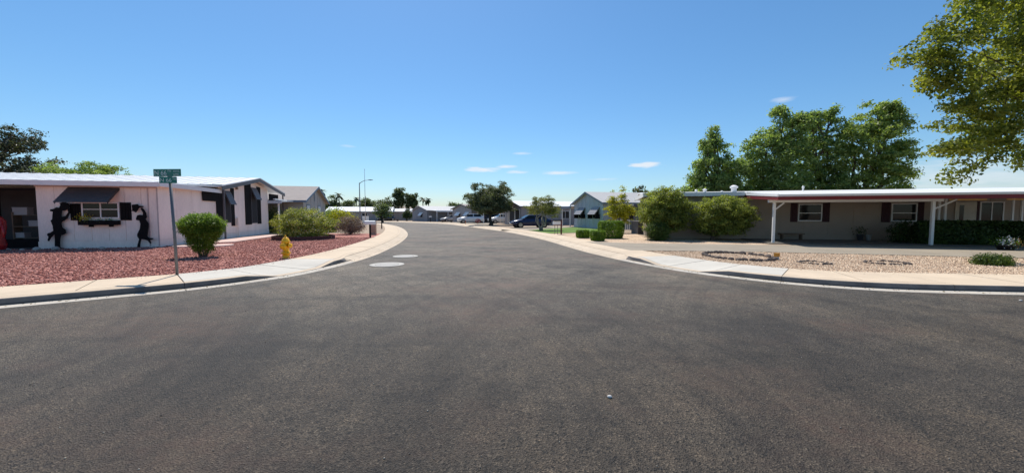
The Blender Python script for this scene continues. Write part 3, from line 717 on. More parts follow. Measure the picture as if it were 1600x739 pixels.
clipped('clipped_hedge', 'small square clipped bush, the farther of the pair by the sidewalk', (4.42, 23.5, Z), .36, .32, .48, .1, L_green, 6000, 62, HG)
clipped('clipped_hedge', 'large block shaped clipped hedge in front of the yellow green tree', (6.1, 23.3, Z), .72, .5, 1.05, .05, L_green, 15000, 63, HG, .08)
tree('yellow_tree', 'slender tree of bright yellow green leaves with upright shoots', 'tree', (8.55, 30.4, Z), .8,
     [(0, 0, 1.9, .95, .8, .8, 1.5), (-.5, 0, 1.5, .6, .6, .6), (.65, 0, 1.5, .6, .6, .65), (.2, 0, 2.7, .32, .32, .6), (.32, 0, 3.3, .16, .16, .45), (-.45, 0, 2.5, .28, .28, .5), (-.5, 0, 3.05, .1, .1, .3)],
     L_yel, 9000, .10, 54, tr=.05, trunks=2, kw=dict(shell=.5, sub=.2, lp=40))
tree('olive_tree', 'small multi trunk tree with pale trunks on the lawn edge', 'tree', (2.75, 35.2, Z), 1.2,
     [(0, 0, 2.0, 1.1, 1.0, .6, 1.5), (-.8, 0, 1.9, .65, .7, .5), (.85, .1, 2.0, .7, .7, .55), (.2, 0, 2.5, .7, .7, .45), (-.3, 0, 2.45, .5, .5, .4), (1.2, 0, 1.65, .4, .4, .4), (.6, 0, 2.9, .12, .12, .3, 3), (1.0, 0, 2.75, .1, .1, .3, 3), (0, 0, 2.95, .1, .1, .25, 3), (-.6, 0, 2.75, .1, .1, .3, 3)],
     L_olive, 10000, .10, 55, grey_bark, tr=.075, trunks=6, flare=5.0, kw=dict(shell=.55, sub=.28, lp=45))
g5 = np.random.default_rng(77)
bl = rblobs(8, 18, 2.6, 3.5, 1.2, 1.05) + [(0, 0, 2.9, 2.7, 2.5, 1.1, 2.0), (0, 0, 4.2, 1.8, 1.7, .9), (0, 0, 2.35, 2.95, 2.6, .55, 1.2)] + [(g5.uniform(-2.6, 2.6), g5.uniform(-1.5, 1.5), g5.uniform(4.2, 5.5), .12, .12, .6, 3) for _ in range(30)]
tree('oak_tree', 'dark dense round headed tree with one trunk beside the parked cars', 'tree', (-3.0, 53.5, Z), 1.5, bl, L_oak, 46000, .18, 56, tr=.26, kw=dict(shell=.6, up=.3, sub=.42, lp=60))
# the tall row behind the carport house
BG = 'tall trees behind the carport house'
def shoots(blobs, seed):
    g = np.random.default_rng(seed + 7); out_ = []
    for b in blobs:
        for _ in range(5):
            a = g.uniform(0, 6.28); e = g.uniform(-.2, 1.3); k_ = g.uniform(.95, 1.25); r_ = g.uniform(.10, .22)
            out_.append((b[0] + math.cos(a) * math.cos(e) * b[3] * k_ + .15, b[1] + math.sin(a) * math.cos(e) * b[4] * k_, b[2] + math.sin(e) * b[5] * k_, r_, r_, r_ * 1.5, 3.0))
    return out_
def tall(label, x, y, blobs, n, seed, m=L_ash, size=.23):
    tree('ash_tree', label, 'tree', (x, y, Z), 2.4, [(0, 0, 3.2, 2.6, 2.0, 1.5, 1.2)] + blobs + shoots(blobs, seed), m, int(n * 1.45), size, seed, tr=.28, group=BG, kw=dict(shell=.6, up=.35, sub=.40, lp=48))
tall('leftmost and lowest tree of the row behind the carport house', 18.4, 34.5,
     [(0, 0, 3.6, 2.5, 2.0, 1.6, 1.3), (.2, 0, 5.4, 1.8, 1.7, 1.4), (0, 0, 7.2, 1.05, 1, 1.2), (-.9, 0, 6.1, 1.0, 1, .8), (1.5, 0, 5.2, 1.0, 1.0, 1.0), (-1.7, 0, 3.8, 1.0, 1, 1.0), (-.1, 0, 8.2, .4, .4, .8), (-.9, 0, 7.6, .5, .3, .3)], 17000, 71)
tall('second tree from the left in the row behind the carport house', 24.0, 34.5,
     [(0, 0, 4.2, 2.6, 2.2, 2.2, 1.3), (-.6, 0, 6.8, 2.0, 1.8, 1.7), (.5, 0, 8.6, 1.5, 1.4, 1.5), (-1.5, 0, 7.4, 1.2, 1.1, 1.2), (1.5, 0, 7.0, 1.2, 1.2, 1.6), (0, 0, 10.1, .6, .6, .8), (1.4, 0, 9.6, .45, .45, .7), (-2.2, 0, 5.8, .9, .9, .9)], 22000, 72)
tall('third tree from the left behind the carport house, with thin open top', 28.6, 35.5,
     [(0, 0, 4.2, 2.4, 2.2, 2.2, 1.3), (0, 0, 7.0, 1.9, 1.8, 1.7), (-.4, 0, 9.0, 1.1, 1.0, 1.1, .6), (.8, 0, 9.3, 1.0, 1.0, 1.0, .6), (-.8, 0, 10.2, .35, .35, .7), (.9, 0, 10.4, .35, .35, .6)], 18000, 73)
tall('widest and tallest tree, rightmost of the row behind the carport house', 31.9, 34.5,
     [(0, 0, 4.2, 2.9, 2.4, 2.4, 1.3), (.3, 0, 7.4, 2.6, 2.2, 2.0), (.9, 0, 9.6, 1.8, 1.6, 1.5), (2.0, 0, 8.8, 1.4, 1.2, 1.6), (-1.4, 0, 8.3, 1.2, 1.2, 1.3), (2.6, 0, 5.8, 1.2, 1.2, 1.4), (1.6, 0, 10.8, .8, .7, .5), (3.2, 0, 7.4, .7, .6, .4), (3.5, 0, 5.2, .6, .6, .3), (3.4, 0, 3.6, .8, .7, .3), (2.9, 0, 10.2, .6, .5, .3)], 28000, 74, leafmat('leaf_willow', (.065, .12, .03), (.38, .47, .17), .56))
# big tree whose trunk stands outside the frame on the right
gq = np.random.default_rng(90)
def shade_tree():
    bl = []
    while len(bl) < 90:
        x, y, z = gq.uniform(-4.2, 4.5), gq.uniform(-3.6, 3.6), gq.uniform(3.4, 9.6); rr = gq.uniform(.5, .95)
        if (x / 5) ** 2 + (y / 4.2) ** 2 + ((z - 6.6) / 3.6) ** 2 > 1 or x - rr < -4.5 + 1.14 * max(y, 0) or (x < -2.6 and z < 4.3): continue
        bl.append((x, y, z, rr, rr, rr * .7))
    # sprays on the street side, drooping
    for (x, y, z, r, rz) in [(-6.2, .0, 6.35, .22, .12), (-5.8, .0, 6.45, .35, .2), (-5.3, 0, 6.6, .45, .3), (-5.2, 0, 7.0, .4, .25), (-4.7, 0, 7.3, .5, .35), (-4.9, 0, 6.1, .5, .4), (-5.3, 0, 5.75, .3, .2), (-4.8, 0, 5.5, .45, .3), (-4.3, 0, 6.7, .6, .5), (-4.3, 0, 5.9, .6, .5), (-4.4, 0, 5.1, .4, .25), (-3.9, 0, 7.9, .55, .4), (-3.5, 0, 8.4, .5, .3), (-4.0, 0, 4.8, .4, .22), (-4.55, 0, 4.35, .3, .1), (-4.9, 0, 3.5, .3, .14), (-4.5, 0, 3.4, .35, .2), (-4.1, 0, 3.55, .4, .25), (-3.7, 0, 3.8, .5, .3), (-3.4, 0, 4.3, .6, .4), (-4.1, 0, 2.75, .28, .2), (-3.8, 0, 3.1, .3, .25), (-3.9, 0, 2.5, .2, .12), (-3.2, 0, 3.3, .4, .2), (-2.6, 0, 3.6, .5, .3), (-2.2, 0, 3.1, .3, .15), (-1.6, 0, 3.4, .5, .3), (-1.0, -.3, 3.2, .5, .25), (-.5, -.6, 3.5, .6, .3), (-1.2, .4, 4.0, .6, .35), (-3.0, .2, 5.2, .7, .5), (-2.4, .2, 4.6, .7, .5)]:
        bl.append((x, y, z, r, r, rz, 1.6))
    t = tree('shade_tree', 'big tree with yellowing leaves hanging in from the right edge', 'tree', (18.5, 12.2, Z), 2.2, bl, L_ashy, 84000, .115, 91, tr=.24, limbs=False, kw=dict(shell=.45, up=.3, aspect=.6, sub=.3, lp=44))
    g = np.random.default_rng(92)
    for i in range(0, len(bl), 2):
        b = bl[i]
        if b[2] < 4.4:                                   # hanging sprays: a drooping twig from the bough above
            MB().tube(limb_path((b[0] + .9, b[1], b[2] + 1.5), b[:3], g, .06, 5), [.016, .013, .01, .007, .004], 5).build('twig', bark, t, True); continue
        lm = MB().tube(limb_path((0, 0, 2.1), (b[0] * .5, b[1] * .5, 2.1 + (b[2] - 2.1) * .85), g, .05, 5), [.08, .055, .04, .03, .022], 6)
        lm.tube(limb_path((b[0] * .5, b[1] * .5, 2.1 + (b[2] - 2.1) * .85), b[:3], g, .08, 5), [.022, .017, .012, .008, .004], 5)
        lm.build('limb', bark, t, True)
shade_tree()
# trees behind the white house
tree('pine_tree', 'dark grey green tree rising behind the white house at the left edge', 'tree', (-56.6, 40, Z), 3, rblobs(14, 30, 4.4, 7.3, 3.6, 1.35, .8) + [(0, 0, 6.5, 3.4, 3, 3, 1)], L_pine, 34000, .26, 94, tr=.35, kw=dict(shell=.6, sub=.6, lp=60))
tree('round_tree', 'bright green tree crown just above the white roof', 'tree', (-38.6, 34, Z), 2, rblobs(15, 12, 2.6, 4.6, 1.0, 1.1) + [(0, 0, 4.0, 2.4, 2.4, 1.5)], L_ash, 14000, .18, 95, tr=.22, kw=dict(shell=.7, sub=.45, lp=60))

# ------------------------------------------------------------------ houses
I4 = Matrix.Identity(4)
def wall_frame(kind, at_=0.0):
    """local frame of a wall: (u along wall, v outward, z up) -> house coordinates"""
    if kind == 'south': return Matrix(((1, 0, 0, 0), (0, -1, 0, at_), (0, 0, 1, 0), (0, 0, 0, 1)))      # faces -y
    if kind == 'east': return Matrix(((0, 1, 0, at_), (1, 0, 0, 0), (0, 0, 1, 0), (0, 0, 0, 1)))         # faces +x
    if kind == 'west': return Matrix(((0, -1, 0, at_), (1, 0, 0, 0), (0, 0, 1, 0), (0, 0, 0, 1)))        # faces -x
def wbox(F, u0, u1, v0, v1, z0, z1): return MB().box(u0, u1, v0, v1, z0, z1, F)
def window(h, F, u0, u1, z0, z1, framem=None, mull=1, pane=None, fw=.05, v=.0):
    framem = framem or white_paint; mb = MB()
    mb.box(u0, u1, v, v + .05, z1 - fw, z1, F); mb.box(u0, u1, v, v + .05, z0, z0 + fw, F)
    mb.box(u0, u0 + fw, v, v + .048, z0 + fw, z1 - fw, F); mb.box(u1 - fw, u1, v, v + .048, z0 + fw, z1 - fw, F)
    for i in range(1, mull + 1):
        c = u0 + (u1 - u0) * i / (mull + 1); mb.box(c - fw * .4, c + fw * .4, v, v + .044, z0 + fw, z1 - fw, F)
    o = mb.build('window', framem, h)
    n = mull + 1
    for i in range(n):
        a = u0 + (u1 - u0) * i / n; b = u0 + (u1 - u0) * (i + 1) / n
        MB().box(a + .01, b - .01, v + .002, v + .02, z0 + .01, z1 - .01, F).build('pane', pane or glass, o)
    return o
def shutter(h, F, u0, u1, z0, z1, m, n=3, v=.003, th=.035):
    o = MB().box(u0, u1, v, v + th * .5, z0, z1, F).build('shutter', m, h); wd = (u1 - u0) / n
    for i in range(n): MB().box(u0 + i * wd + .008, u0 + (i + 1) * wd - .008, v + th * .5, v + th, z0, z1, F).build('board', m, o)
    return o
def awning(h, F, u0, u1, z0, z1, out_, m, n=6, side=None):
    """louvred metal awning of overlapping slats, with cheek brackets"""
    o = None; mb = MB(); slats = []
    for i in range(n):
        ta, tb = i / n, (i + 1) / n; za, zb = z1 + (z0 - z1) * ta, z1 + (z0 - z1) * tb; va, vb = .02 + out_ * ta, .02 + out_ * tb
        q = [(u0, va, za), (u1, va, za), (u1, vb + .02, zb), (u0, vb + .02, zb)]; q2 = [(a, b, c - .03) for a, b, c in q]
        slats.append(MB().add([F @ Vector(p) for p in q + q2], [(0, 1, 2, 3), (7, 6, 5, 4), (0, 4, 5, 1), (1, 5, 6, 2), (2, 6, 7, 3), (3, 7, 4, 0)]))
    fr = MB()
    for u in (u0, u1 - .02): fr.add([F @ Vector(p) for p in [(u, .01, z1 - .03), (u, .01, z1 - .10), (u, out_, z0 - .09), (u, out_, z0 - .02), (u + .02, .01, z1 - .03), (u + .02, .01, z1 - .10), (u + .02, out_, z0 - .09), (u + .02, out_, z0 - .02)]], [(0, 1, 2, 3), (4, 7, 6, 5), (0, 4, 5, 1), (1, 5, 6, 2), (2, 6, 7, 3), (3, 7, 4, 0)])
    o = fr.build('awning', m, h)
    for s_ in slats: s_.build('slat', m, o)
    return o
def sloped(x0, x1, ya, za, yb, zb, th=.08):
    q = [(x0, ya, za), (x1, ya, za), (x1, yb, zb), (x0, yb, zb)]; q2 = [(a, b, c - th) for a, b, c in q]
    return MB().add(q + q2, [(0, 1, 2, 3), (7, 6, 5, 4), (0, 4, 5, 1), (1, 5, 6, 2), (2, 6, 7, 3), (3, 7, 4, 0)])
def roof_panels(h, x0, x1, ya, za, yb, zb, m, step=.6, name='roof_panel', th=.05):
    n = max(1, round(abs(x1 - x0) / step)); st = (x1 - x0) / n
    mb = sloped(.006, abs(st) - .006, ya, za, yb, zb, th)
    r = sloped(.006, .045, ya, za + .035, yb, zb + .035, .04); mb.add(r.v, r.f)
    me = mb.mesh(name, m); base = sloped(min(x0, x1), max(x0, x1), ya, za - .02, yb, zb - .02, th).build('roof', m, h)
    for i in range(n): link(name, me, base, (min(x0, x1) + i * abs(st), 0, 0))
    return base

def gable_house(name, label, loc, rotz, sgn, L, W, eave, peak, wallm, roofm, trimm, over=.4, wins=(), battens=1.2, side_wins=(), panels=False, base=0, west=True):
    h = thing(name, label, 'house', (loc[0], loc[1], Z), rotz)
    x0, x1 = sorted((0, sgn * L))
    n5 = [(0, 0), (W, 0), (W, eave), (W / 2, peak - .02), (0, eave)]
    MB().extr(n5, lambda a, b, k: (x0 + (x1 - x0) * k, a, b)).build('wall', wallm, h)
    Fg = wall_frame('west' if sgn > 0 else 'east', 0); Fs = wall_frame('south', 0)
    if battens:
        for i in range(int(W / battens) + 1):
            y = min(W - .03, i * battens); zt = eave + (peak - eave) * (1 - abs(y + .025 - W / 2) / (W / 2)) - .06
            wbox(Fg, y, y + .05, .002, .022, .25, zt).build('batten', wallm, h)
        for i in range(int(L / battens) + 1):
            u = i * battens if sgn > 0 else -i * battens - .05
            wbox(Fs, u, u + .05, .003, .023, .25, eave).build('batten', wallm, h)
    wbox(Fg, -.02, W + .02, .004, .035, 0, .24).build('skirting', wallm, h); wbox(Fs, x0 - .02, x1 + .02, .005, .036, 0, .24).build('skirting', wallm, h)
    sl_ = (peak - eave) / (W / 2); ze = eave - sl_ * over; rx0, rx1 = x0 - (over * .7), x1 + (over * .7)
    if panels: roof_panels(h, rx0, rx1, -over, ze + .1, W / 2, peak + .1, roofm)
    else: sloped(rx0, rx1, -over, ze + .1, W / 2, peak + .1).build('roof', roofm, h)
    sloped(rx0, rx1, W / 2 + .004, peak + .1, W + over, ze + .1).build('roof', roofm, h)
    gx = rx0 if sgn > 0 else rx1
    for (ya, za, yb, zb) in ((-over, ze, W / 2, peak), (W / 2 + .005, peak, W + over, ze)):
        q = sloped(gx - .03 if sgn > 0 else gx + .003, gx - .003 if sgn > 0 else gx + .03, ya, za + .105, yb, zb + .105, .2); q.build('rake_board', trimm, h)
    MB().box(rx0, rx1, -over - .03, -over - .003, ze - .06, ze + .11).build('fascia', trimm, h)
    for (u0, u1, z0, z1, aw) in wins:
        window(h, Fg, u0, u1, z0, z1, trimm, 0, v=.004)
        if aw: awning(h, Fg, u0 - .12, u1 + .12, z0 + (z1 - z0) * .42, z1 + .12, .6, aw, 5)
    for (u0, u1, z0, z1) in side_wins: window(h, Fs, u0, u1, z0, z1, white_paint, 1, v=.005)
    return h, Fg, Fs

# ---------------- white house on the left corner
h = thing('white_house', 'white panelled corner house with black shutters and slatted awnings', 'house', (-15.8, 16.9, Z), R(14))
Fs = wall_frame('south', 0); Fe = wall_frame('east', 0)
MB().box(-4.25, -.02, .02, 5.28, 0, 2.7).build('wall', white_wall, h)
MB().extr([(5.3, 0), (12.8, 0), (12.8, 3.42), (10.1, 3.84), (5.3, 3.06)], lambda a, b, k: (-18 + 17.98 * k, a, b)).build('wall', white_wall, h)
# siding in panels with open vertical joints, above a skirting course
for i in range(7): wbox(Fs, -4.25 + i * .607 + .006, -4.25 + (i + 1) * .607 - .006, -.019, .004, .32, 2.72).build('siding_panel', white_wall, h)
wbox(Fs, -4.27, .0, -.02, .012, 0, .31).build('skirting', white_wall, h)
for u in (-.37, -.03): wbox(Fs, u, u + .045, .004, .03, .05, 2.72).build('trim_strip', mat('warm_trim', (.50, .42, .40), .6), h)
wbox(Fs, -4.27, .02, .005, .045, 2.62, 2.72).build('trim_strip', MATS['warm_trim'], h)
for i in range(4): wbox(Fe, .0 + i * 1.32 + .006, (i + 1) * 1.32 - .006, -.019, .004, .32, 2.74).build('siding_panel', white_wall, h)
for i in range(6):
    a, b = 5.32 + i * 1.246, 5.32 + (i + 1) * 1.246
    top = lambda y: min(3.06 + (y - 5.3) * .1625, 3.84 - (y - 10.1) * .155) - .01
    ps = [(a + .006, .32), (b - .006, .32), (b - .006, top(b))] + ([(10.1, 3.83)] if a < 10.1 < b else []) + [(a + .006, top(a))]
    MB().extr(ps, lambda p, q, k: (-.019 + .024 * k, p, q)).build('siding_panel', white_wall, h)
wbox(Fe, 0, 12.82, -.02, .013, 0, .31).build('skirting', white_wall, h)
# roofs
roof_panels(h, -18.4, .45, 5.04, 3.19, 10.1, 4.03, white_roof, .61)
sloped(-18.4, .45, 10.105, 4.03, 15.2, 3.24).build('roof', white_roof, h)
roof_panels(h, -14, .3, -.4, 2.82, 5.6, 3.13, white_roof, .61)
MB().box(-14, .3, -.46, -.405, 2.66, 2.86).build('fascia', white_paint, h)
MB().box(-14, .3, -.404, .0, 2.70, 2.74).build('soffit', white_paint, h)
MB().box(.305, .33, -.4, 5.0, 2.68, 2.88).build('fascia', white_paint, h)
for (ya, za, yb, zb) in ((4.7, 3.06, 10.1, 3.97), (10.105, 3.97, 15.2, 3.18)):
    sloped(.455, .485, ya, za, yb, zb, .22).build('rake_board', dark_grey, h)
    sloped(.455, .50, ya, za + .065, yb, zb + .065, .06).build('drip_edge', white_paint, h)
# south window: louvred awning, shutters, planter box
window(h, Fs, -2.72, -1.4, 1.28, 1.98, white_paint, 1, v=.006)
wbox(Fs, -2.68, -1.44, .03, .055, 1.66, 1.69).build('window_rail', white_paint, h)
shutter(h, Fs, -3.12, -2.74, 1.2, 1.92, black_paint, 4, .006); shutter(h, Fs, -1.38, -.98, 1.2, 1.98, black_paint, 4, .006)
awning(h, Fs, -3.14, -1.36, 1.98, 2.62, .72, mat('charcoal_slat', (.045, .043, .045), .45, .2, 4, spec=.5), 7)
pb = MB().box(-2.74, -1.38, .02, .24, 1.0, 1.2, Fs).build('planter_box', black_paint, h)
for u in (-2.4, -1.7): MB().box(u, u + .06, .02, .2, .92, .998, Fs).build('bracket', black_paint, pb)
leaves('potted_flowers', pb, mat('yellow_petal', (.55, .42, .03), .6), [(-2.55, -.14, 1.32, .16, .09, .13)], 160, .06, 5, .5, 4)
leaves('potted_leaves', pb, L_green, [(-2.5, -.14, 1.24, .2, .09, .08), (-1.9, -.14, 1.22, .4, .08, .04)], 240, .05, 6, .5, 4)
# gable end: tall black shutters, hooded dark windows, hanging black panels
def bay(y0, y1, z0, z1, ls, rs):
    o = MB().box(y0, y1, .006, .03, z0, z1 - .2, Fe).build('window', dark_grey, h); MB().box(y0 + .05, y1 - .05, .031, .036, z0 + .05, z1 - .3, Fe).build('pane', screen, o)
    shutter(h, Fe, *ls, black_paint, 3, .008); shutter(h, Fe, *rs, black_paint, 2, .008)
    awning(h, Fe, y0 + .02, y1 - .02, z1 - .95, z1 - .15, .32, dark_grey, 5)
bay(5.95, 6.75, .95, 3.05, (5.0, 5.75, .85, 2.95), (6.76, 7.2, .75, 3.1))
bay(9.75, 10.7, .85, 3.5, (8.75, 9.7, .78, 3.6), (10.72, 11.35, .8, 3.45))
wbox(Fe, 3.55, 4.95, .04, .07, 2.2, 2.86).build('hanging_panel', black_paint, h)
wbox(Fe, 12.9, 14.9, .04, .07, 2.3, 3.08).build('hanging_panel', black_paint, h)
MB().box(.36, .44, 5.0, 5.08, 0, 3.0).build('post', dark_grey, h); MB().box(.34, .42, 14.95, 15.03, 0, 3.1).build('post', dark_grey, h)
wbox(Fe, 7.45, 7.65, .03, .1, 3.05, 3.22).build('porch_lamp', mat('lamp_tan', (.25, .17, .12), .6), h)
eb = wbox(Fe, 7.35, 7.6, .03, .15, .75, 1.25).build('meter_box', white_wall, h); MB().tube([(.09, 7.45, .74), (.09, 7.45, 0)], .025, 6).build('conduit', white_wall, eb)
# screened porch on the left part
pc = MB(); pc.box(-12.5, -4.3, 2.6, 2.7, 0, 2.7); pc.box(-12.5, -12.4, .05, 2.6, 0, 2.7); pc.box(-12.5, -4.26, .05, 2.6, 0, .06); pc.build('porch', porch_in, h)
for u in (-5.55, -7.1, -8.6, -10.2): MB().box(u, u + .07, .02, .09, .0, 2.7).build('screen_post', black_paint, h)
MB().box(-12.5, -4.3, .1, .13, .0, .42).build('kick_panel', black_paint, h); MB().box(-12.5, -4.3, .05, .12, 2.45, 2.52).build('screen_rail', black_paint, h)
# things in the porch: a shelf with pale boxes
st_ = thing('porch_shelf', 'dark shelf with pale boxes inside the screened porch', 'shelf', Matrix.Rotation(R(14), 4, 'Z') @ Vector((-5.3, 1.2, 0)) + Vector((-15.8, 16.9, Z + .06)), R(14))
for z in (.35, .85, 1.35): MB().box(-.6, .5, -.2, .2, z, z + .03).build('board', dark_wood, st_)
for x in (-.6, .46): MB().box(x, x + .04, -.2, .2, 0, 1.5).build('upright', dark_wood, st_)
bx = mat('storage_box', (.34, .33, .33), .7, .1, 4)
for i, (x, z, w_, hh) in enumerate([(-.35, 1.38, .5, .3), (.1, .88, .35, .22), (-.4, .38, .3, .2)]):
    o = MB().box(-w_ / 2, w_ / 2, -.15, .15, 0, hh).build('storage_box', bx, None, False, Matrix.Rotation(R(14), 4, 'Z') @ Vector((-5.3 + x, 1.2, z)) + Vector((-15.8, 16.9, Z + .06)))
    o.rotation_euler[2] = R(14); MB().box(-w_ / 2 - .01, w_ / 2 + .01, -.16, .16, hh, hh + .03).build('lid', bx, o)
    tag(o, ['pale box on the top board of the porch shelf', 'pale box on the middle board of the porch shelf', 'pale box on the lowest board of the porch shelf'][i], 'box', 'boxes on the porch shelf')
# cowboy silhouettes leaning on the wall
def sil(name, label, polys, x0p, z0):
    c, s = math.cos(R(14)), math.sin(R(14))
    def loc(px): return -(3.81 - ((80 + px * .176) - 80) * (3.81 - .25) / 158)
    cx = loc(x0p); wv = Vector((-15.8 + c * cx + s * .16, 16.9 + s * cx - c * .16, Z))
    t = thing(name, label, 'yard figure', wv, R(14), 'black cut-out figures on the white wall')
    for nm, p in polys:
        q = [(loc(a) - cx, max(0, (690 - b) * .176 * .0272)) for a, b in p]
        MB().extr(q, lambda a, b, k: (a, .012 * k + .04 * (b / 2) , b)).build(nm, black_paint, t)
sil('cowboy_silhouette', 'black cut-out cowboy with one boot kicked back, leaning left of the window', [
    ('body', [(45, 690), (50, 600), (48, 560), (20, 590), (0, 622), (-12, 612), (-2, 582), (-15, 562), (-5, 550), (15, 545), (40, 530), (38, 490), (32, 470), (22, 440), (35, 430), (42, 380), (45, 362), (22, 358), (22, 342), (50, 338), (78, 322), (110, 330), (122, 352), (116, 392), (118, 446), (112, 470), (118, 500), (145, 520), (148, 550), (125, 565), (105, 570), (95, 610), (92, 650), (95, 678), (125, 682), (125, 690)]),
    ('head', [(96, 338), (104, 318), (112, 298), (100, 287), (128, 279), (150, 276), (178, 286), (190, 308), (184, 328), (165, 345), (140, 352), (120, 352)]),
    ('arm', [(117, 408), (150, 400), (174, 368), (170, 340), (180, 326), (191, 330), (190, 376), (165, 422), (119, 450)])], 80, 0)
sil('cowboy_silhouette', 'black cut-out cowboy tipping his hat, leaning right of the window', [
    ('body', [(768, 690), (775, 660), (790, 612), (775, 586), (775, 566), (800, 520), (808, 472), (800, 442), (770, 436), (770, 420), (782, 394), (806, 388), (832, 392), (858, 428), (885, 470), (882, 502), (875, 542), (870, 588), (886, 604), (920, 604), (920, 615), (890, 622), (902, 650), (892, 656), (868, 626), (840, 616), (812, 612), (802, 650), (796, 690)]),
    ('hat', [(724, 358), (738, 346), (736, 298), (790, 291), (802, 305), (848, 310), (838, 319), (802, 325), (792, 345), (772, 368), (746, 354)]),
    ('arm', [(833, 391), (836, 372), (816, 334), (828, 322), (848, 340), (866, 372), (872, 410), (859, 427)])], 820, 0)
# red ornament at the frame edge, stones along the wall
t = thing('yard_ornament', 'glossy red upright yard ornament at the left frame edge', 'ornament', (-20.35, 14.9, Z))
redp = mat('red_gloss', (.32, .012, .015), .25, .15, 4, spec=.6)
MB().lathe([(.2, 0), (.24, .25), (.2, .55), (.26, .95), (.25, 1.2), (.16, 1.36), (.05, 1.42)], 16).build('body', redp, t, True)
MB().lathe([(.30, 0), (.30, .06)], 16).build('base', dark_grey, t)
MB().tube([(.2, 0, 1.1), (.32, -.05, .85), (.4, -.1, .55)], [.05, .04, .03], 7).build('handle', redp, t, True)
def rock(label, loc, s, m, seed, name='rock', grp=None, cat='rock'):
    g = np.random.default_rng(seed); mb = MB(); rings = []
    for i in range(5):
        ph = math.pi * (i + .5) / 5; rings.append([(math.cos(t_) * math.sin(ph) * s * g.uniform(.8, 1.15), math.sin(t_) * math.sin(ph) * s * .8 * g.uniform(.8, 1.15), -math.cos(ph) * s * .6 + s * .35) for t_ in np.linspace(0, 2 * math.pi, 8, endpoint=False)])
    mb.loft(rings); o = mb.build(name, m, None, True, loc); o.rotation_euler[2] = g.uniform(0, 6); return tag(o, label, cat, grp)
pale_stone = mat('pale_stone', (.42, .37, .33), .9, .2, 6, .4, 20)
for i, x in enumerate([-20.2, -19.75, -19.3, -18.7, -17.9, -17.2, -15.6, -14.9]):
    rock(['leftmost pale stone by the screened porch', 'second pale stone from the porch along the white wall', 'third pale stone from the porch along the white wall', 'pale stone in front of the kicking cut-out cowboy', 'pale stone below the left half of the planter box window', 'pale stone below the right half of the planter box window', 'pale stone left of the pinkish path pads', 'rightmost pale stone beside the pinkish path pads'][i], (x, 16.25 + (x + 15.8) * .25 - (.1 if x < -16 else -.1), Z), random.uniform(.08, .16), pale_stone, 300 + i, grp='stones along the white wall')
# pinkish walk along the gable end and two round pads
pk = MB(); 
walk_o = sheet([(-15.3, 18.6), (-14.4, 19.6), (-15.4, 24.1), (-16.4, 26.6), (-17.2, 26.6), (-16.3, 19.6)], .121, joint, 'garden_path', 'pinkish concrete path along the gable end')
MB().prism([(-15.3, 18.6), (-14.45, 19.6), (-15.45, 24.1), (-16.5, 26.6), (-17.1, 26.6), (-16.3, 19.6)], .122, .17).build('path_slab', conc_pink, walk_o)
for (x, y, r) in ((-13.6, 17.4, .62), (-14.6, 17.0, .5)):
    MB().lathe([(r, .122), (r, .168), (r - .02, .178)], 20, (x, y, 0)).build('path_slab', conc_pink, walk_o)

# ---------------- grey house beyond it
grey_wall = mat('grey_siding', (.40, .38, .37), .8, .08, 1); blue_trim = mat('blue_grey_trim', (.17, .23, .31), .6, .1, 2); shingle = mat('grey_shingle', (.33, .29, .27), .9, .1, 3, .3, 30)
h2, Fg, Fs2 = gable_house('grey_house', 'grey gabled house with brown grey shingle roof and blue trim', (-18.2, 33), R(14), -1, 14, 8.1, 2.75, 4.1, grey_wall, shingle, blue_trim, .5,
    [(1.0, 2.1, .9, 2.35, None), (4.9, 6.0, .7, 2.35, None)])
for (u0, u1, z0, z1) in ((1.06, 2.04, .96, 2.29), (4.96, 5.94, .76, 2.29)):
    o = MB().box(u0, u1, .03, .045, z0, z1, Fg).build('window_blind', mat('pale_blind', (.55, .57, .62), .5), h2)
wbox(Fg, 3.6, 3.75, .03, .06, 2.75, 3.9).build('gable_vent', blue_trim, h2)
for k, x in enumerate([-.9, -2.6, -4.3, -6.2, -8]):
    MB().box(x - .05, x + .05, -3.2, -3.1, 0, 2.42).build('porch_post', white_paint, h2)
sloped(-12, -.6, -3.4, 2.50, -.45, 2.62, .06).build('porch_roof', white_roof, h2)
MB().box(-12, -.6, -3.46, -3.41, 2.32, 2.55).build('porch_fascia', mat('pale_blue', (.50, .56, .62), .6), h2)
for k in range(8): MB().box(-1.2 - k * .9, -1.08 - k * .9, -3.4, -.5, 2.63, 2.70).build('porch_rib', white_paint, h2)

# ---------------- blue grey gable house on the right
blue_wall = mat('blue_grey_siding', (.42, .46, .50), .75, .07, 1.5); slate = mat('grey_roof', (.42, .42, .42), .7, .06, 2); bt = mat('slate_trim', (.16, .20, .24), .6)
h6, Fg, Fs6 = gable_house('blue_gable_house', 'pale blue grey gable house with two hooded windows', (9.15, 38.0), R(14.5), 1, 15, 7.1, 2.72, 3.86, blue_wall, slate, bt, .45,
    [(.8, 2.2, 1.05, 2.15, grey_metal), (4.2, 5.7, 1.05, 2.15, grey_metal)], 1.0)
for (a, b) in ((.62, .66), (2.34, 2.38), (4.02, 4.06), (5.84, 5.88)): wbox(Fg, a, b + .12, .03, .5, 1.05, 1.5).build('awning_cheek', black_paint, h6)
sloped(1.4, 14, -3.2, 2.36, -.46, 2.52, .06).build('awning_roof', mat('dark_awning', (.20, .19, .19), .6), h6)
MB().box(1.4, 14, -3.25, -3.21, 2.12, 2.42).build('awning_fascia', mat('dark_fascia', (.09, .09, .10), .6), h6)
for x in (1.5, 4.6, 7.7, 10.8): MB().box(x, x + .09, -3.15, -3.06, 0, 2.3).build('awning_post', dark_grey, h6)
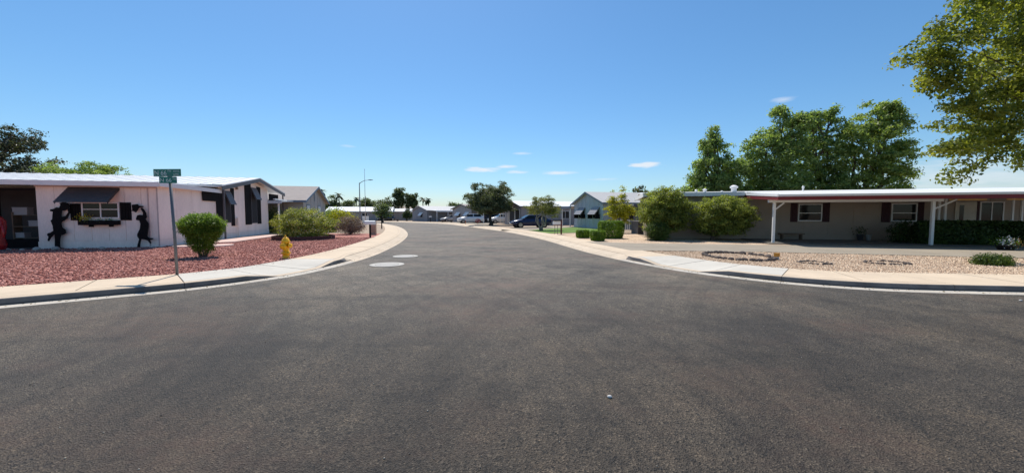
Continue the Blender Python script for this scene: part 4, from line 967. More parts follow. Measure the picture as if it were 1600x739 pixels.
for x in (2.2, 5.2, 8.4): window(h6, Fs6, x, x + 1.4, .9, 2.1, white_paint, 1, v=.006)
# porch on its far side, beside the next house
sloped(-.2, 7, 7.6, 2.52, 10.8, 2.36, .08).build('porch_roof', slate, h6); MB().box(-.26, -.2, 7.6, 10.8, 2.2, 2.48).build('porch_fascia', bt, h6)
for y in (8.1, 10.6): MB().box(-.1, 0, y, y + .1, 0, 2.3).build('porch_post', white_paint, h6)
MB().box(3.0, 3.1, 7.6, 8.9, .1, 2.2).build('door', mat('pink_door', (.52, .38, .36), .6), h6)
# air conditioner, gate, and fence between the houses
t = thing('air_conditioner', 'dark grey louvred air conditioner cabinet beside the citrus trees', 'air conditioner', (9.75, 28.6, Z), R(10))
acm = mat('ac_grey', (.085, .08, .08), .6, .1, 3)
MB().box(-.5, .5, -.5, .5, .05, .95).build('cabinet', acm, t); MB().box(-.54, .54, -.54, .54, .951, 1.0).build('top_cover', mat('ac_top', (.3, .29, .28), .5), t)
for k in range(14): MB().box(-.48, .48, -.53, -.502, .1 + k * .06, .135 + k * .06).build('louvre', acm, t)
MB().box(-.55, .55, -.55, .55, 0, .05).build('pad', conc_drive, t)
t = thing('picket_gate', 'white vertical bar gate between hedge and air conditioner', 'gate', (9.7, 33.2, Z), R(8))
for k in range(9): MB().box(-.72 + k * .17, -.69 + k * .17, -.015, .015, .08, 1.0).build('bar', white_paint, t)
for z in (.12, .93): MB().box(-.75, .75, -.02, .02, z, z + .05).build('rail', white_paint, t)

# ---------------- beige carport house on the right
h = thing('carport_house', 'long low beige house with red fascia and white post carport', 'house', (13.3, 19.2, Z), R(-14))
F = wall_frame('south', 3.4)
MB().box(-5.6, 16, 3.4, 10.6, 0, 2.62).build('wall', beige_wall, h)
for i in range(18): wbox(F, -5.6 + i * 1.2, -5.6 + i * 1.2 + .03, .002, .015, .3, 2.6).build('batten', beige_wall, h)
wbox(F, -5.62, 16, .004, .03, 0, .28).build('skirting', beige_wall, h)
rf = sloped(-6.0, 16.3, 3.05, 2.75, 7.0, 3.04, .1).build('roof', white_roof, h); sloped(-6.0, 16.3, 7.004, 3.04, 11, 2.75, .1).build('roof', white_roof, h)
MB().box(-6.0, -.42, 2.98, 3.045, 2.56, 2.79).build('gutter', white_paint, h)
MB().box(-6.06, -6.003, 3.0, 11, 2.55, 2.8).build('fascia', white_paint, h)
# carport roof of long metal pans; two boards coloured like lit strips under the porch roof
cz = lambda y: 2.42 + (y + .8) * .088
def pans(x0, x1, y0, y1, m=white_roof):
    n = max(1, round((x1 - x0) / .61)); st = (x1 - x0) / n
    for i in range(n): sloped(x0 + i * st + .004, x0 + (i + 1) * st - .004, y0, cz(y0) + .03, y1, cz(y1) + .03, .045).build('roof_pan', m, h)
pans(-.3, 16, -1.3, 3.25)
lit_wood = mat('lit_strip_wood', (.78, .46, .16), .6, .15, 3)  # glow of lit orange strips put into the colour of added boards
for (a, b) in ((7.1, 8.45), (9.15, 10.8)): MB().box(a, b, .0, .03, 2.10, 2.165).build('lit_strip_board', lit_wood, h)
MB().box(-.36, 16, -1.36, -1.305, 2.305, 2.405).build('drip_edge', white_paint, h)
MB().box(-.36, 16, -1.345, -1.303, 2.135, 2.304).build('fascia', maroon, h)
fs_ = MB().add([(-.355, -1.30, 2.135), (-.355, 3.3, 2.40), (-.355, 3.3, 2.60), (-.355, -1.30, 2.304), (-.31, -1.30, 2.135), (-.31, 3.3, 2.40), (-.31, 3.3, 2.60), (-.31, -1.30, 2.304)], [(0, 1, 2, 3), (7, 6, 5, 4), (0, 4, 5, 1), (1, 5, 6, 2), (2, 6, 7, 3), (3, 7, 4, 0)]); fs_.build('fascia', maroon, h)
sl2 = MB().add([(-.37, -1.30, 2.306), (-.37, 3.3, 2.602), (-.37, 3.3, 2.72), (-.37, -1.30, 2.425), (-.31, -1.30, 2.306), (-.31, 3.3, 2.602), (-.31, 3.3, 2.72), (-.31, -1.30, 2.425)], [(0, 1, 2, 3), (7, 6, 5, 4), (0, 4, 5, 1), (1, 5, 6, 2), (2, 6, 7, 3), (3, 7, 4, 0)]); sl2.build('drip_edge', white_paint, h)
MB().box(-.28, 6.85, -.06, .06, 2.06, 2.36).build('beam', white_paint, h)
for x in (0, 6.5):
    p = MB().box(x - .055, x + .055, -.055, .055, 0, 2.06).build('post', white_paint, h)
    MB().box(x - .12, x + .12, -.12, .12, 0, .03).build('base_plate', white_paint, p)
    MB().tube([(x + .05, 0, 1.72), (x + .42 + (.35 if x else 0), -.02 - (.1 if x else 0), 2.04 + (.1 if x else 0))], .04, 6).build('brace', white_paint, p)
for x in (8.42, 8.68): MB().box(x, x + .09, 2.5, 2.59, 0, 2.5).build('porch_post', white_paint, h)
for x in (11.15, 11.5): MB().box(x, x + .07, 2.2, 2.27, 0, 2.5).build('porch_post', white_paint, h)
slab = MB().prism([(-.4, -.6), (16, -.6), (16, 3.36), (-.4, 3.36)], .0, .035).build('carport_slab', mat('shaded_slab', (.15, .14, .125), .85, .3, 1.2, .1, 60), h)  # slab coloured dark to deepen the carport shadow lying on it
for (a, b) in ((2.5, 3.68), (6.94, 8.09)): window(h, F, a, b, 1.08, 2.06, white_paint, 0, v=.004); wbox(F, a + .02, b - .02, .025, .05, 1.52, 1.56).build('window_rail', white_paint, h)
for (a, b) in ((2.12, 2.47), (3.71, 4.06), (6.5, 6.9), (8.12, 8.4)): shutter(h, F, a, b, 1.03, 2.12, maroon_dk, 4, .004)
d = wbox(F, 9.72, 10.62, .004, .05, .15, 2.12).build('door', mat('cream_door', (.56, .51, .42), .6), h)
wbox(F, 9.9, 10.08, .051, .06, 1.15, 1.95).build('door_light', glass, d); wbox(F, 10.5, 10.55, .051, .1, 1.0, 1.06).build('door_handle', galv, d)
wbox(F, 10.64, 10.72, .004, .05, .15, 2.15).build('door_frame', maroon_dk, h)
window(h, F, 10.76, 11.75, .95, 2.12, white_paint, 1, v=.004)
# roof vents
for (x, y, r, hh) in ((-.35, 5.2, .16, .46), (-2.1, 5.0, .09, .26), (-2.7, 4.6, .06, .22), (-3.6, 4.6, .12, .14), (3.4, 5.0, .045, .36), (-1.2, 4.6, .05, .12)):
    vz = 2.75 + (y - 3.05) * .058; v_ = MB().lathe([(r, vz), (r, vz + hh * .55), (r * .8, vz + hh * .6)], 12, (x, y, 0)).build('roof_vent', white_paint, rf)
    MB().lathe([(r * 1.5, vz + hh * .62), (r * 1.55, vz + hh * .75), (r * .6, vz + hh)], 12, (x, y, 0)).build('vent_cap', white_paint, h) if False else None
    mb = MB().lathe([(r * 1.45, vz + hh * .6), (r * 1.5, vz + hh * .8), (r * .5, vz + hh)], 12, (x, y, 0)); mb.build('vent_cap', white_paint, rf)
def hloc(x, y, z=0): return Matrix.Rotation(R(-14), 4, 'Z') @ Vector((x, y, 0)) + Vector((13.3, 19.2, Z + z))
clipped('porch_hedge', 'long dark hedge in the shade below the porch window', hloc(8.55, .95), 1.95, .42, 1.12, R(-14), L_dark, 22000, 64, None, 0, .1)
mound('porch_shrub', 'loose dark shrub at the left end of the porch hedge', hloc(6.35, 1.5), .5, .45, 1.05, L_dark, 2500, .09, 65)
t = thing('carport_bench', 'low dark wooden bench against the carport wall', 'bench', hloc(2.0, 2.9, .036), R(-14))
MB().box(-.6, .6, -.18, .18, .3, .36).build('seat', dark_wood, t)
for x in (-.5, .44): MB().box(x, x + .06, -.15, .15, 0, .3).build('leg', dark_wood, t)
t = thing('plant_pot', 'small dark pot on the carport floor between the two windows', 'pot', hloc(5.35, 3.0, .036))
MB().lathe([(.1, 0), (.15, .3), (.16, .3), (.16, .34)], 14).build('pot', dark_grey, t, True); leaves('leaves', t, L_dark, [(0, 0, .5, .14, .14, .14)], 150, .08, 8)
t = thing('bucket', 'pale plastic bucket beside the pot under the carport', 'bucket', hloc(5.75, 3.0, .036))
MB().lathe([(.11, 0), (.14, .3), (.15, .31)], 14).build('body', mat('bucket_white', (.42, .41, .39), .5), t, True); MB().tube([(-.14, 0, .3), (0, -.06, .2), (.14, 0, .3)], .006, 5).build('handle', galv, t)
t = thing('flower_planter', 'dark low planter with white and orange flowers at the driveway end', 'planter', (20.0, 15.25, Z))
MB().lathe([(.2, 0), (.27, .2), (.29, .2), (.29, .23)], 16).build('pot', mat('dark_pot', (.03, .026, .024), .6), t, True)
leaves('foliage', t, L_green, [(0, 0, .3, .28, .25, .1)], 500, .06, 9)
leaves('white_blossom', t, white_paint, [(-.1, -.1, .36, .2, .18, .07), (.05, 0, .46, .08, .08, .06)], 160, .06, 10, .9, 3); leaves('orange_blossom', t, mat('orange_petal', (.62, .30, .08), .6), [(.34, -.05, .3, .14, .12, .09)], 130, .07, 11, .9, 3)

# ---------------- houses farther along the street
grey_pink = mat('pinkish_grey_siding', (.34, .31, .31), .8, .07, 1.2)
h4, Fg, Fs4 = gable_house('shaded_gable_house', 'pinkish grey gable house with double dark window behind the blue sedan', (1.25, 52.0), R(17.5), 1, 15, 8.0, 2.62, 3.42, grey_pink, white_roof, mat('brown_grey_trim', (.22, .19, .19), .7), .4, [], 1.4)
for (a, b) in ((.5, 2.6), (2.75, 5.4)): window(h4, Fg, a, b, .35, 2.25, white_paint, 0, pane=screen, v=.004, fw=.12)
MB().box(-.1, 0, 5.9, 6.0, 0, 2.4).build('porch_post', white_paint, h4); sloped(-.3, 4, 8.2, 2.2, 11, 2.1, .1).build('porch_roof', white_roof, h4)
for y in (9.0, 10.7): MB().box(.0, .1, y, y + .1, 0, 2.1).build('porch_post', white_paint, h4)
for x in (6, 9.5): window(h4, Fs4, x, x + 1.3, .9, 2.0, white_paint, 1, v=.006)
grey_side = mat('mid_grey_siding', (.33, .32, .33), .8, .07, 1.2)
h3, Fg, Fs3 = gable_house('grey_gable_house', 'grey gable house with two pale awnings behind the white car', (-7.7, 72.0), R(36.9), 1, 13, 7.6, 2.65, 3.5, grey_side, shingle, dark_grey, .4, [(.9, 2.2, .9, 1.9, white_paint), (4.4, 5.8, .9, 1.9, white_paint)], 1.2)
sloped(-.2, 11, -4.4, 2.32, -.42, 2.45, .08).build('carport_roof', white_roof, h3); MB().box(-.25, -.2, -4.4, -.42, 2.1, 2.35).build('carport_fascia', dark_grey, h3)
for (x, y) in ((0, -4.2), (0, -2.2), (4, -4.2), (8, -4.2)): MB().box(x, x + .12, y, y + .12, 0, 2.25).build('carport_post', white_paint, h3)
MB().box(8, 8.15, -4.3, -.1, 0, 2.3).build('carport_wall', grey_side, h3)
bluish = mat('slate_siding', (.24, .25, .28), .8, .07, 1.2)
hg, Fg, Fsg = gable_house('slate_house', 'slate grey house with white beamed carport front beyond the bend', (-18.6, 83.0), R(40), 1, 10, 7.4, 2.45, 3.4, bluish, mat('pale_grey_roof', (.5, .5, .5), .7), bluish, .35, [(2.2, 3.4, .9, 1.9, white_paint)], 1.2)
sloped(.3, 10, -3.4, 2.38, -.36, 2.5, .08).build('carport_roof', white_roof, hg); MB().box(.3, 10, -3.46, -3.41, 2.12, 2.42).build('carport_beam', white_paint, hg)
for x in (.5, 3.2, 6.4, 9.6): MB().box(x, x + .16, -3.35, -3.2, 0, 2.12).build('carport_post', mat('pale_grey_paint', (.5, .5, .52), .6), hg)
tan_wall = mat('tan_siding', (.36, .31, .28), .8, .07, 1.2)
ht, Fg, Fst = gable_house('tan_house', 'tan house with low white roof and pale end wall beyond the bend', (-31, 99.0), R(32), 1, 13, 6.0, 2.4, 3.0, tan_wall, white_roof, white_paint, .5, [(1.2, 2.4, .5, 1.9, None)], 1.2, [(2.2, 3.4, .9, 1.9), (6.4, 7.4, .9, 1.9)])
wbox(Fg, .02, 5.98, .023, .03, .25, 2.3).build('end_panel', mat('pale_end', (.55, .53, .52), .7), ht)
hw, Fg, Fsw = gable_house('long_white_house', 'long low house with bluish white roof left of the street bend', (-45, 92), R(12), 1, 15, 7.0, 2.4, 3.4, grey_pink, mat('bluish_roof', (.62, .66, .70), .5), white_paint, .5, [], 1.2, [(3, 4.3, .9, 1.9), (8, 9.3, .9, 1.9)])
h7, _, _ = gable_house('distant_house', 'pale roofed house farthest away behind the tan house', (-46, 128), R(15), 1, 16, 8, 2.6, 4.6, tan_wall, mat('terracotta_pale', (.50, .42, .36), .8), white_paint, .5, [], 0)

# ---------------- vehicles
tyre = mat('tyre_rubber', (.02, .02, .02), .85); rim = mat('alloy_rim', (.4, .4, .42), .3, metal=.8)
def car(label, loc, rz, paint, suv=False, name='parked_car', cat='car', group='cars parked on driveways'):
    """x is forward"""
    t = thing(name, label, cat, loc, rz, group); W = .9 if not suv else .94
    hb = .0 if not suv else .14; L2 = 2.35 if not suv else 2.3
    # body: cross sections along x: (x, half width, underside z, belt z)
    st = [(-L2, W * .82, .48, .78 + hb), (-L2 + .08, W * .92, .36, .94 + hb), (-L2 + .45, W, .28, (.99 if not suv else 1.03) + hb), (-1.2, W, .24, 1.0 + hb), (0, W, .22, .98 + hb), (1.0, W, .24, .95 + hb), (1.45, W * .99, .26, .90 + hb), (2.0, W * .94, .30, .80 + hb), (L2 - .06, W * .82, .38, .68 + hb), (L2, W * .7, .45, .58 + hb)]
    rings = []
    for x, hw_, z0, z1 in st:
        zm = (z0 + z1) / 2; half = [(0, z0), (hw_ * .85, z0), (hw_ * .97, z0 + .1), (hw_, zm), (hw_ * .96, z1 - .1), (hw_ * .86, z1 - .02), (0, z1 + .02)]
        rings.append([(x, y, z) for y, z in half] + [(x, -y, z) for y, z in half[-2:0:-1]])
    MB().loft(rings).build('body', paint, t, True)
    # cabin
    zt = 1.43 if not suv else 1.64; zb = .95 + hb
    cs = [(-1.95, .68, zb), (-1.2, .60, zt - .04), (-.3, .60, zt), (.35, .6, zt - .03), (1.15, .72, zb)] if not suv else [(-2.25, .74, zb), (-1.62, .66, zt - .10), (-.6, .66, zt), (.2, .64, zt - .05), (1.05, .76, zb)]
    V = []; rr = []
    for x, hw_, z in cs: rr.append([(x, -hw_ - .0, z), (x, -hw_ * .9, z + .02), (x, hw_ * .9, z + .02), (x, hw_, z)])
    cab = MB(); lo = [(c[0], -W * .86, zb - .02) for c in cs]; 
    prof = [(c[0], c[2]) for c in cs]
    for sgn in (-1, 1):
        vs = [(x, sgn * (W * .86 - (z - zb) * .32), z) for x, z in prof]; cab.add(vs, [tuple(range(len(vs)))[::sgn]])
    for i in range(len(prof) - 1):
        (xa, za), (xb, zb_) = prof[i], prof[i + 1]; ya, yb = W * .86 - (za - zb) * .32, W * .86 - (zb_ - zb) * .32
        cab.add([(xa, -ya, za), (xb, -yb, zb_), (xb, yb, zb_), (xa, ya, za)], [(0, 1, 2, 3)])
    cab.build('cabin', paint, t)
    def ypos(z): return W * .86 - (z - zb) * .32
    # glass: windscreen, rear screen, two side windows each side
    def quad(pts, off, nm):
        n = (Vector(pts[1]) - Vector(pts[0])).cross(Vector(pts[2]) - Vector(pts[0])).normalized(); c = sum((Vector(p) for p in pts), Vector()) / 4
        if n.dot(c - Vector((-.3, 0, zb))) < 0: n = -n
        q = [Vector(p) + n * off for p in pts]; q2 = [Vector(p) - n * .005 for p in pts]
        MB().add(q + q2, [(0, 1, 2, 3), (7, 6, 5, 4), (0, 4, 5, 1), (1, 5, 6, 2), (2, 6, 7, 3), (3, 7, 4, 0)]).build(nm, glass, t)
    def lerp(a, b, k): return (a[0] + (b[0] - a[0]) * k, a[1] + (b[1] - a[1]) * k)
    for (A, B, nm) in ((prof[4], prof[3], 'windscreen'), (prof[0], prof[1], 'rear_window')):
        p, q = lerp(A, B, .08), lerp(A, B, .9); quad([(p[0], -ypos(p[1]) + .08, p[1]), (p[0], ypos(p[1]) - .08, p[1]), (q[0], ypos(q[1]) - .08, q[1]), (q[0], -ypos(q[1]) + .08, q[1])], .008, nm)
    z0, z1 = zb + .04, zt - .1
    for s in (-1, 1):
        f = lambda x, z: (x, s * ypos(z), z)
        quad([f(-.32, z0), f(.95, z0), f(.45, z1), f(-.32, z1)], .008, 'side_window'); xr = -1.6 if not suv else -1.9
        quad([f(xr, z0), f(-.42, z0), f(-.42, z1), f(xr + (.35 if not suv else .32), z1)], .008, 'side_window')
        m_ = MB().box(.78, .95, s * (W + .02) - .08, s * (W + .02) + .08, zb + .02, zb + .14); m_.build('mirror', paint, t)
    for x in (-1.38, 1.4):
        for s in (-1, 1):
            w_ = MB().lathe([(.24, -.11), (.32, -.10), (.335, 0), (.32, .10), (.24, .11)], 18, (x, s * (W - .08), .335), 'Y').build('wheel', tyre, t, True)
            MB().lathe([(.06, -.118), (.22, -.112), (.22, .112), (.06, .118)], 14, (x, s * (W - .08), .335), 'Y').build('rim', rim, w_)
            MB().lathe([(.40, -.10), (.40, .06)], 18, (x, s * (W - .095), .35), 'Y').build('wheel_arch', black_paint, t)
    for s in (-1, 1):
        MB().box(L2 - .22, L2 - .03, s * .62 - .14, s * .62 + .14, .60 + hb, .70 + hb).build('headlight', mat('lamp_glass', (.6, .6, .62), .1), t)
        MB().box(-L2 - .01, -L2 + .08, s * .62 - .14, s * .62 + .14, .72 + hb, .86 + hb).build('tail_light', mat('red_lens', (.3, .01, .01), .2), t)
    MB().box(L2 - .04, L2 + .012, -.25, .25, .42 + hb, .52 + hb).build('number_plate', mat('plate_pale', (.55, .55, .55), .5), t)
    return t
def paint(n, c): return mat(n, c, .22, .03, 1, spec=.6)
ZD = .127
car('dark blue sedan parked across the driveway behind the pale trunked tree', (2.05, 43.0, ZD), R(196), paint('navy_paint', (.012, .02, .07)))
car('white sport utility car on the driveway left of the dark tree', (-7.3, 66.5, ZD), R(197), paint('white_car_paint', (.72, .73, .74)), True)
car('silver sedan inside the slate house carport', (-12.9, 80.5, Z), R(210), paint('silver_paint', (.42, .43, .45)))
car('white sport utility car half hidden by the dark tree trunk', (-1.8, 65.0, Z), R(200), paint('white_car_paint', (.72, .73, .74)), True)
car('black sport utility car in the shade of the grey carport', (-4.4, 71.0, Z), R(205), paint('black_car_paint', (.02, .02, .022)), True)
car('dark grey sedan parked far off beside the tan house', (-31.2, 93.5, Z), R(235), paint('dark_car_paint', (.03, .032, .035)))

# ---------------- street furniture
# street name sign
t = thing('street_sign', 'green street name sign with two crossed blades on a leaning grey post', 'street sign', (-7.95, 8.9, Z))
lean = .075
MB().tube([(0, 0, -.05), (-.012, 0, .9), (-.055, 0, 2.28)], .03, 10).build('post', galv, t, True)
for k in range(9): MB().lathe([(.007, -.001), (.007, .001)], 6, (-.004 - k * .006, -.031, .3 + k * .2), 'Y').build('post_hole', black_paint, t)
MB().box(-.085, -.025, -.03, .03, 2.26, 2.34).build('bracket', galv, t); 
green = mat('sign_green', (.008, .17, .13), .4, .1, 3, spec=.5); refl = mat('sign_white', (.58, .66, .64), .4, .03, 3)
def blade(x0, x1, z0, z1, y, rz, name, txts):
    c = Vector(((x0 + x1) / 2, y, 0)); b = MB().box(x0 - c.x, x1 - c.x, -.004, .004, z0, z1).build(name, green, t, False, c); b.rotation_euler[2] = rz
    for (s_, ux, uz, size) in txts:
        cu = bpy.data.curves.new('lettering', 'FONT'); cu.body = s_; cu.size = size; cu.extrude = .001; cu.materials.append(refl)
        tmp = bpy.data.objects.new('lettering_curve', cu); sc.collection.objects.link(tmp); bpy.context.view_layer.update()
        me = bpy.data.meshes.new_from_object(tmp.evaluated_get(bpy.context.evaluated_depsgraph_get())); bpy.data.objects.remove(tmp); me.materials.clear(); me.materials.append(refl)
        o = bpy.data.objects.new('lettering', me); sc.collection.objects.link(o); o.parent = b; o.location = (ux - c.x, -.0062, uz); o.rotation_euler = (math.pi / 2, 0, 0)
    return b
blade(-.43, .24, 2.33, 2.50, -.02, R(-3), 'sign_blade', [('N 66', -.41, 2.36, .15), ('TH', -.085, 2.43, .07), ('DRIVE', .06, 2.43, .055), ('LANE', .06, 2.36, .055)])
blade(-.24, .12, 2.17, 2.32, -.045, R(10), 'sign_blade', [('N 66', -.23, 2.2, .12), ('TH', .03, 2.25, .06)])

# fire hydrant
t = thing('fire_hydrant', 'yellow fire hydrant on the red gravel by the sidewalk', 'fire hydrant', (-7.45, 12.4, Z), R(-12))
MB().lathe([(.125, 0), (.125, .03), (.105, .035), (.105, .16), (.14, .165), (.14, .2), (.1, .205), (.1, .5), (.12, .505), (.12, .54)], 20).build('barrel', yellow, t, True)
MB().lathe([(.135, .542), (.135, .575), (.115, .60), (.09, .66), (.05, .70), (.03, .71)], 20).build('bonnet', yellow, t, True)
MB().lathe([(.028, .712), (.03, .735), (.02, .78)], 5).build('operating_nut', yellow, t)
for (d, r, z, l) in ((1, .062, .43, .19), (-1, .05, .43, .17)):
    o = MB().lathe([(r, .05), (r, l - .05), (r * 1.25, l - .045), (r * 1.25, l)], 14, (0, 0, z), 'X').build('outlet', yellow, t, True); o.rotation_euler[2] = 0 if d > 0 else math.pi
    c_ = MB().lathe([(r * .4, l), (r * .4, l + .03)], 5, (0, 0, z), 'X').build('outlet_nut', yellow, o)
o = MB().lathe([(.08, .05), (.08, .14), (.1, .145), (.1, .19)], 16, (0, 0, .42), 'X').build('pumper_outlet', yellow, t, True); o.rotation_euler[2] = R(-75)
MB().lathe([(.03, .19), (.03, .22)], 5, (0, 0, .42), 'X').build('outlet_nut', yellow, o)
for k in range(8): MB().lathe([(.012, .2), (.012, .22)], 6, (.122 * math.cos(k * .785), .122 * math.sin(k * .785), 0)).build('flange_bolt', yellow, t)

def mailbox(label, loc, rz, boxm, postm, hgt=.95, L_=.52, w_=.2, group='mailboxes by the sidewalk'):
    t = thing('mailbox', label, 'mailbox', loc, rz, group)
    MB().box(-.05, .05, -.05, .05, -.05, hgt).build('post', postm, t)
    n = 9; prof = [(-w_ / 2, 0), (w_ / 2, 0), (w_ / 2, .14)] + [(w_ / 2 * math.cos(a), .14 + w_ / 2 * .8 * math.sin(a)) for a in np.linspace(.3, math.pi - .3, n)] + [(-w_ / 2, .14)]
    b = MB().extr(prof, lambda a, z, k: (-L_ / 2 + L_ * k, a, hgt + .002 + z)).build('box', boxm, t)
    MB().extr([(p[0] * 1.05, p[1] * 1.03) for p in prof], lambda a, z, k: (L_ / 2 + .002 + .015 * k, a, hgt + z)).build('door', boxm, b)
    MB().box(-.03, .12, w_ / 2 + .003, w_ / 2 + .012, hgt + .14, hgt + .19).build('flag', maroon, b)
    return t
mailbox('white mailbox on a square black post at the red gravel edge', (-9.1, 24.2, Z), R(8), white_paint, black_paint, .82, .62, .26)
t = thing('block_pillar', 'short tan block pillar just behind the white mailbox', 'pillar', (-10.15, 27.6, Z), R(10))
cm_ = mat('tan_block', (.46, .30, .22), .9, .15, 4, .3, 30)
for k in range(5): MB().box(-.2, .2, -.2, .2, k * .19, k * .19 + .182).build('block', cm_, t)
MB().box(-.17, .17, -.17, .17, .02, .93).build('core', joint, t); MB().box(-.22, .22, -.22, .22, .95, .99).build('cap', cm_, t)
mailbox('slim black mailbox post beyond the tan block pillar', (-13.8, 40, Z), R(100), black_paint, black_paint, 1.1, .45, .18)
mailbox('pale topped dark mailbox by the far curve of the street', (-16.6, 76.8, Z), R(30), mat('pale_box', (.5, .52, .58), .5), black_paint, .95)
# white delivery box on twin stakes with a dark red post
t = thing('newspaper_box', 'white box on thin stakes beside a dark red post at the lawn', 'mailbox', (3.35, 28.0, Z), R(12), 'mailboxes by the sidewalk')
MB().box(-.3, .22, -.14, .14, .72, .98).build('box', white_paint, t); MB().box(-.32, .24, -.16, .16, .981, 1.06).build('lid', black_paint, t)
for x in (-.2, .02): MB().box(x, x + .03, -.015, .015, -.05, .72).build('stake', galv, t)
MB().box(.27, .36, -.05, .05, -.05, 1.1).build('post', mat('dark_red_post', (.10, .015, .015), .6), t); MB().box(-.3, .36, -.04, .04, .66, .715).build('cross_arm', MATS['dark_red_post'], t)

# street lamp and flag pole
t = thing('street_lamp', 'tall grey street lamp with curved arm reaching over the street', 'street lamp', (-24.1, 60, Z))
lampm = mat('lamp_pole', (.20, .20, .22), .5, metal=.3)
MB().tube([(0, 0, -.1), (0, 0, 3), (0, 0, 6.5)], [.1, .085, .06], 10).build('pole', lampm, t, True)
MB().tube([(0, 0, 6.35), (.35, -.05, 6.62), (.9, -.1, 6.85), (1.6, -.15, 6.93)], [.05, .045, .04, .035], 8).build('arm', lampm, t, True)
MB().loft([[(1.5, -.22, 6.9), (1.5, -.08, 6.9), (1.5, -.08, 6.97), (1.5, -.22, 6.97)], [(1.75, -.28, 6.86), (1.75, -.02, 6.86), (1.75, -.06, 7.0), (1.75, -.24, 7.0)], [(2.2, -.25, 6.9), (2.2, -.05, 6.9), (2.2, -.08, 6.96), (2.2, -.22, 6.96)]]).build('lamp_head', lampm, t)
MB().lathe([(.16, -.05), (.16, .1), (.12, .12)], 12).build('base', conc_drive, t)
t = thing('flag_pole', 'thin pale flag pole standing before the street lamp', 'flag pole', (-21.7, 56, Z))
MB().tube([(0, 0, -.1), (0, 0, 4), (0, 0, 8.1)], [.045, .038, .025], 8).build('pole', mat('pale_pole', (.5, .5, .5), .4, metal=.4), t, True); MB().lathe([(.0, 8.1), (.05, 8.13), (.05, 8.17), (0.0, 8.2)], 8).build('finial', galv, t)
MB().lathe([(.12, -.05), (.12, .06)], 10).build('base', conc_drive, t)
t = thing('utility_cabinet', 'white utility cabinet near the foot of the flag pole', 'cabinet', (-24.6, 63.5, Z), R(10))
MB().box(-.45, .45, -.3, .3, 0, 1.2).build('cabinet', white_paint, t); MB().box(-.48, .48, -.33, .33, 1.201, 1.25).build('lid', white_paint, t); MB().box(-.01, .01, -.315, -.302, .1, 1.1).build('door_gap', dark_grey, t)

# stone rings in the tan gravel
ringstone = mat('dark_ring_stone', (.105, .085, .075), .9, .35, 6, .4, 25)
gs = np.random.default_rng(40); stone_meshes = []
for i in range(6):
    mb = MB(); rings = []
    for a in range(5):
        ph = math.pi * (a + .5) / 5; rings.append([(math.cos(q) * math.sin(ph) * gs.uniform(.8, 1.2), .6 * math.sin(q) * math.sin(ph) * gs.uniform(.8, 1.2), -math.cos(ph) * .55 + .3) for q in np.linspace(0, 6.283, 7, endpoint=False)])
    mb.loft(rings); stone_meshes.append(mb.mesh('stone', ringstone))
def stone_ring(label, x, y, rx, ry, n, s):
    t = thing('stone_ring', label, 'stone ring', (x, y, Z), 0, 'stone rings in the tan gravel')
    for k in range(n):
        a = 2 * math.pi * k / n; o = link('stone', stone_meshes[k % 6], t, (rx * math.cos(a) + gs.normal() * .02, ry * math.sin(a) + gs.normal() * .02, 0), a + math.pi / 2 + gs.normal() * .15)
        q = s * gs.uniform(.8, 1.25); o.scale = (q, q, q * gs.uniform(.75, 1.1))
stone_ring('largest stone ring, beside the orange capped marker', 7.72, 12.85, .98, 1.25, 34, .11)
stone_ring('smallest stone ring, middle of the three in the tan gravel', 8.98, 11.15, .36, .40, 15, .07)
stone_ring('medium flat stone ring, rightmost of the three', 11.1, 11.15, .52, .45, 19, .07)
t = thing('utility_marker', 'short grey marker stake with orange cap beside the large stone ring', 'marker', (8.42, 11.95, Z), R(15))
MB().box(-.05, .05, -.04, .04, -.03, .11).build('stake', mat('marker_grey', (.42, .42, .43), .6), t); MB().box(-.062, .062, -.052, .052, .111, .23).build('cap', mat('marker_orange', (.52, .24, .03), .5), t)
t = mound('low_shrub', 'low spreading green shrub in the tan gravel at the right edge', (13.75, 10.75, Z), .40, .28, .23, MATS['leaf_globe'], 5000, .05, 66, shell=.6)
# small things along the far verge
t = thing('yard_marker', 'red round fan shaped ornament on a stake under the dark tree', 'ornament', (-5.2, 57.5, Z))
for k in range(9):
    a = k * math.pi / 8; MB().add([(0, 0, .35), (.42 * math.cos(a - .12), .01, .45 + .42 * math.sin(a - .12)), (.46 * math.cos(a), .02, .45 + .46 * math.sin(a)), (.42 * math.cos(a + .12), .01, .45 + .42 * math.sin(a + .12)), (0, .03, .35), (.42 * math.cos(a - .12), .04, .45 + .42 * math.sin(a - .12)), (.46 * math.cos(a), .05, .45 + .46 * math.sin(a)), (.42 * math.cos(a + .12), .04, .45 + .42 * math.sin(a + .12))], [(0, 1, 2, 3), (7, 6, 5, 4), (0, 4, 5, 1), (1, 5, 6, 2), (2, 6, 7, 3), (3, 7, 4, 0)]).build('blade', redp, t)
MB().tube([(0, .02, -.1), (0, .02, .45)], .03, 6).build('stake', redp, t)
for i, (x, y, c) in enumerate([(-7.2, 58.5, 'orange reflector stake at the sidewalk left of the red fan ornament'), ]):
    t = thing('reflector_stake', c, 'marker', (x, y, Z)); MB().box(-.04, .04, -.02, .02, -.05, .5).build('stake', mat('stake_orange', (.5, .16, .05), .6), t); MB().box(-.05, .05, -.03, .03, .42, .56).build('reflector', redp, t)
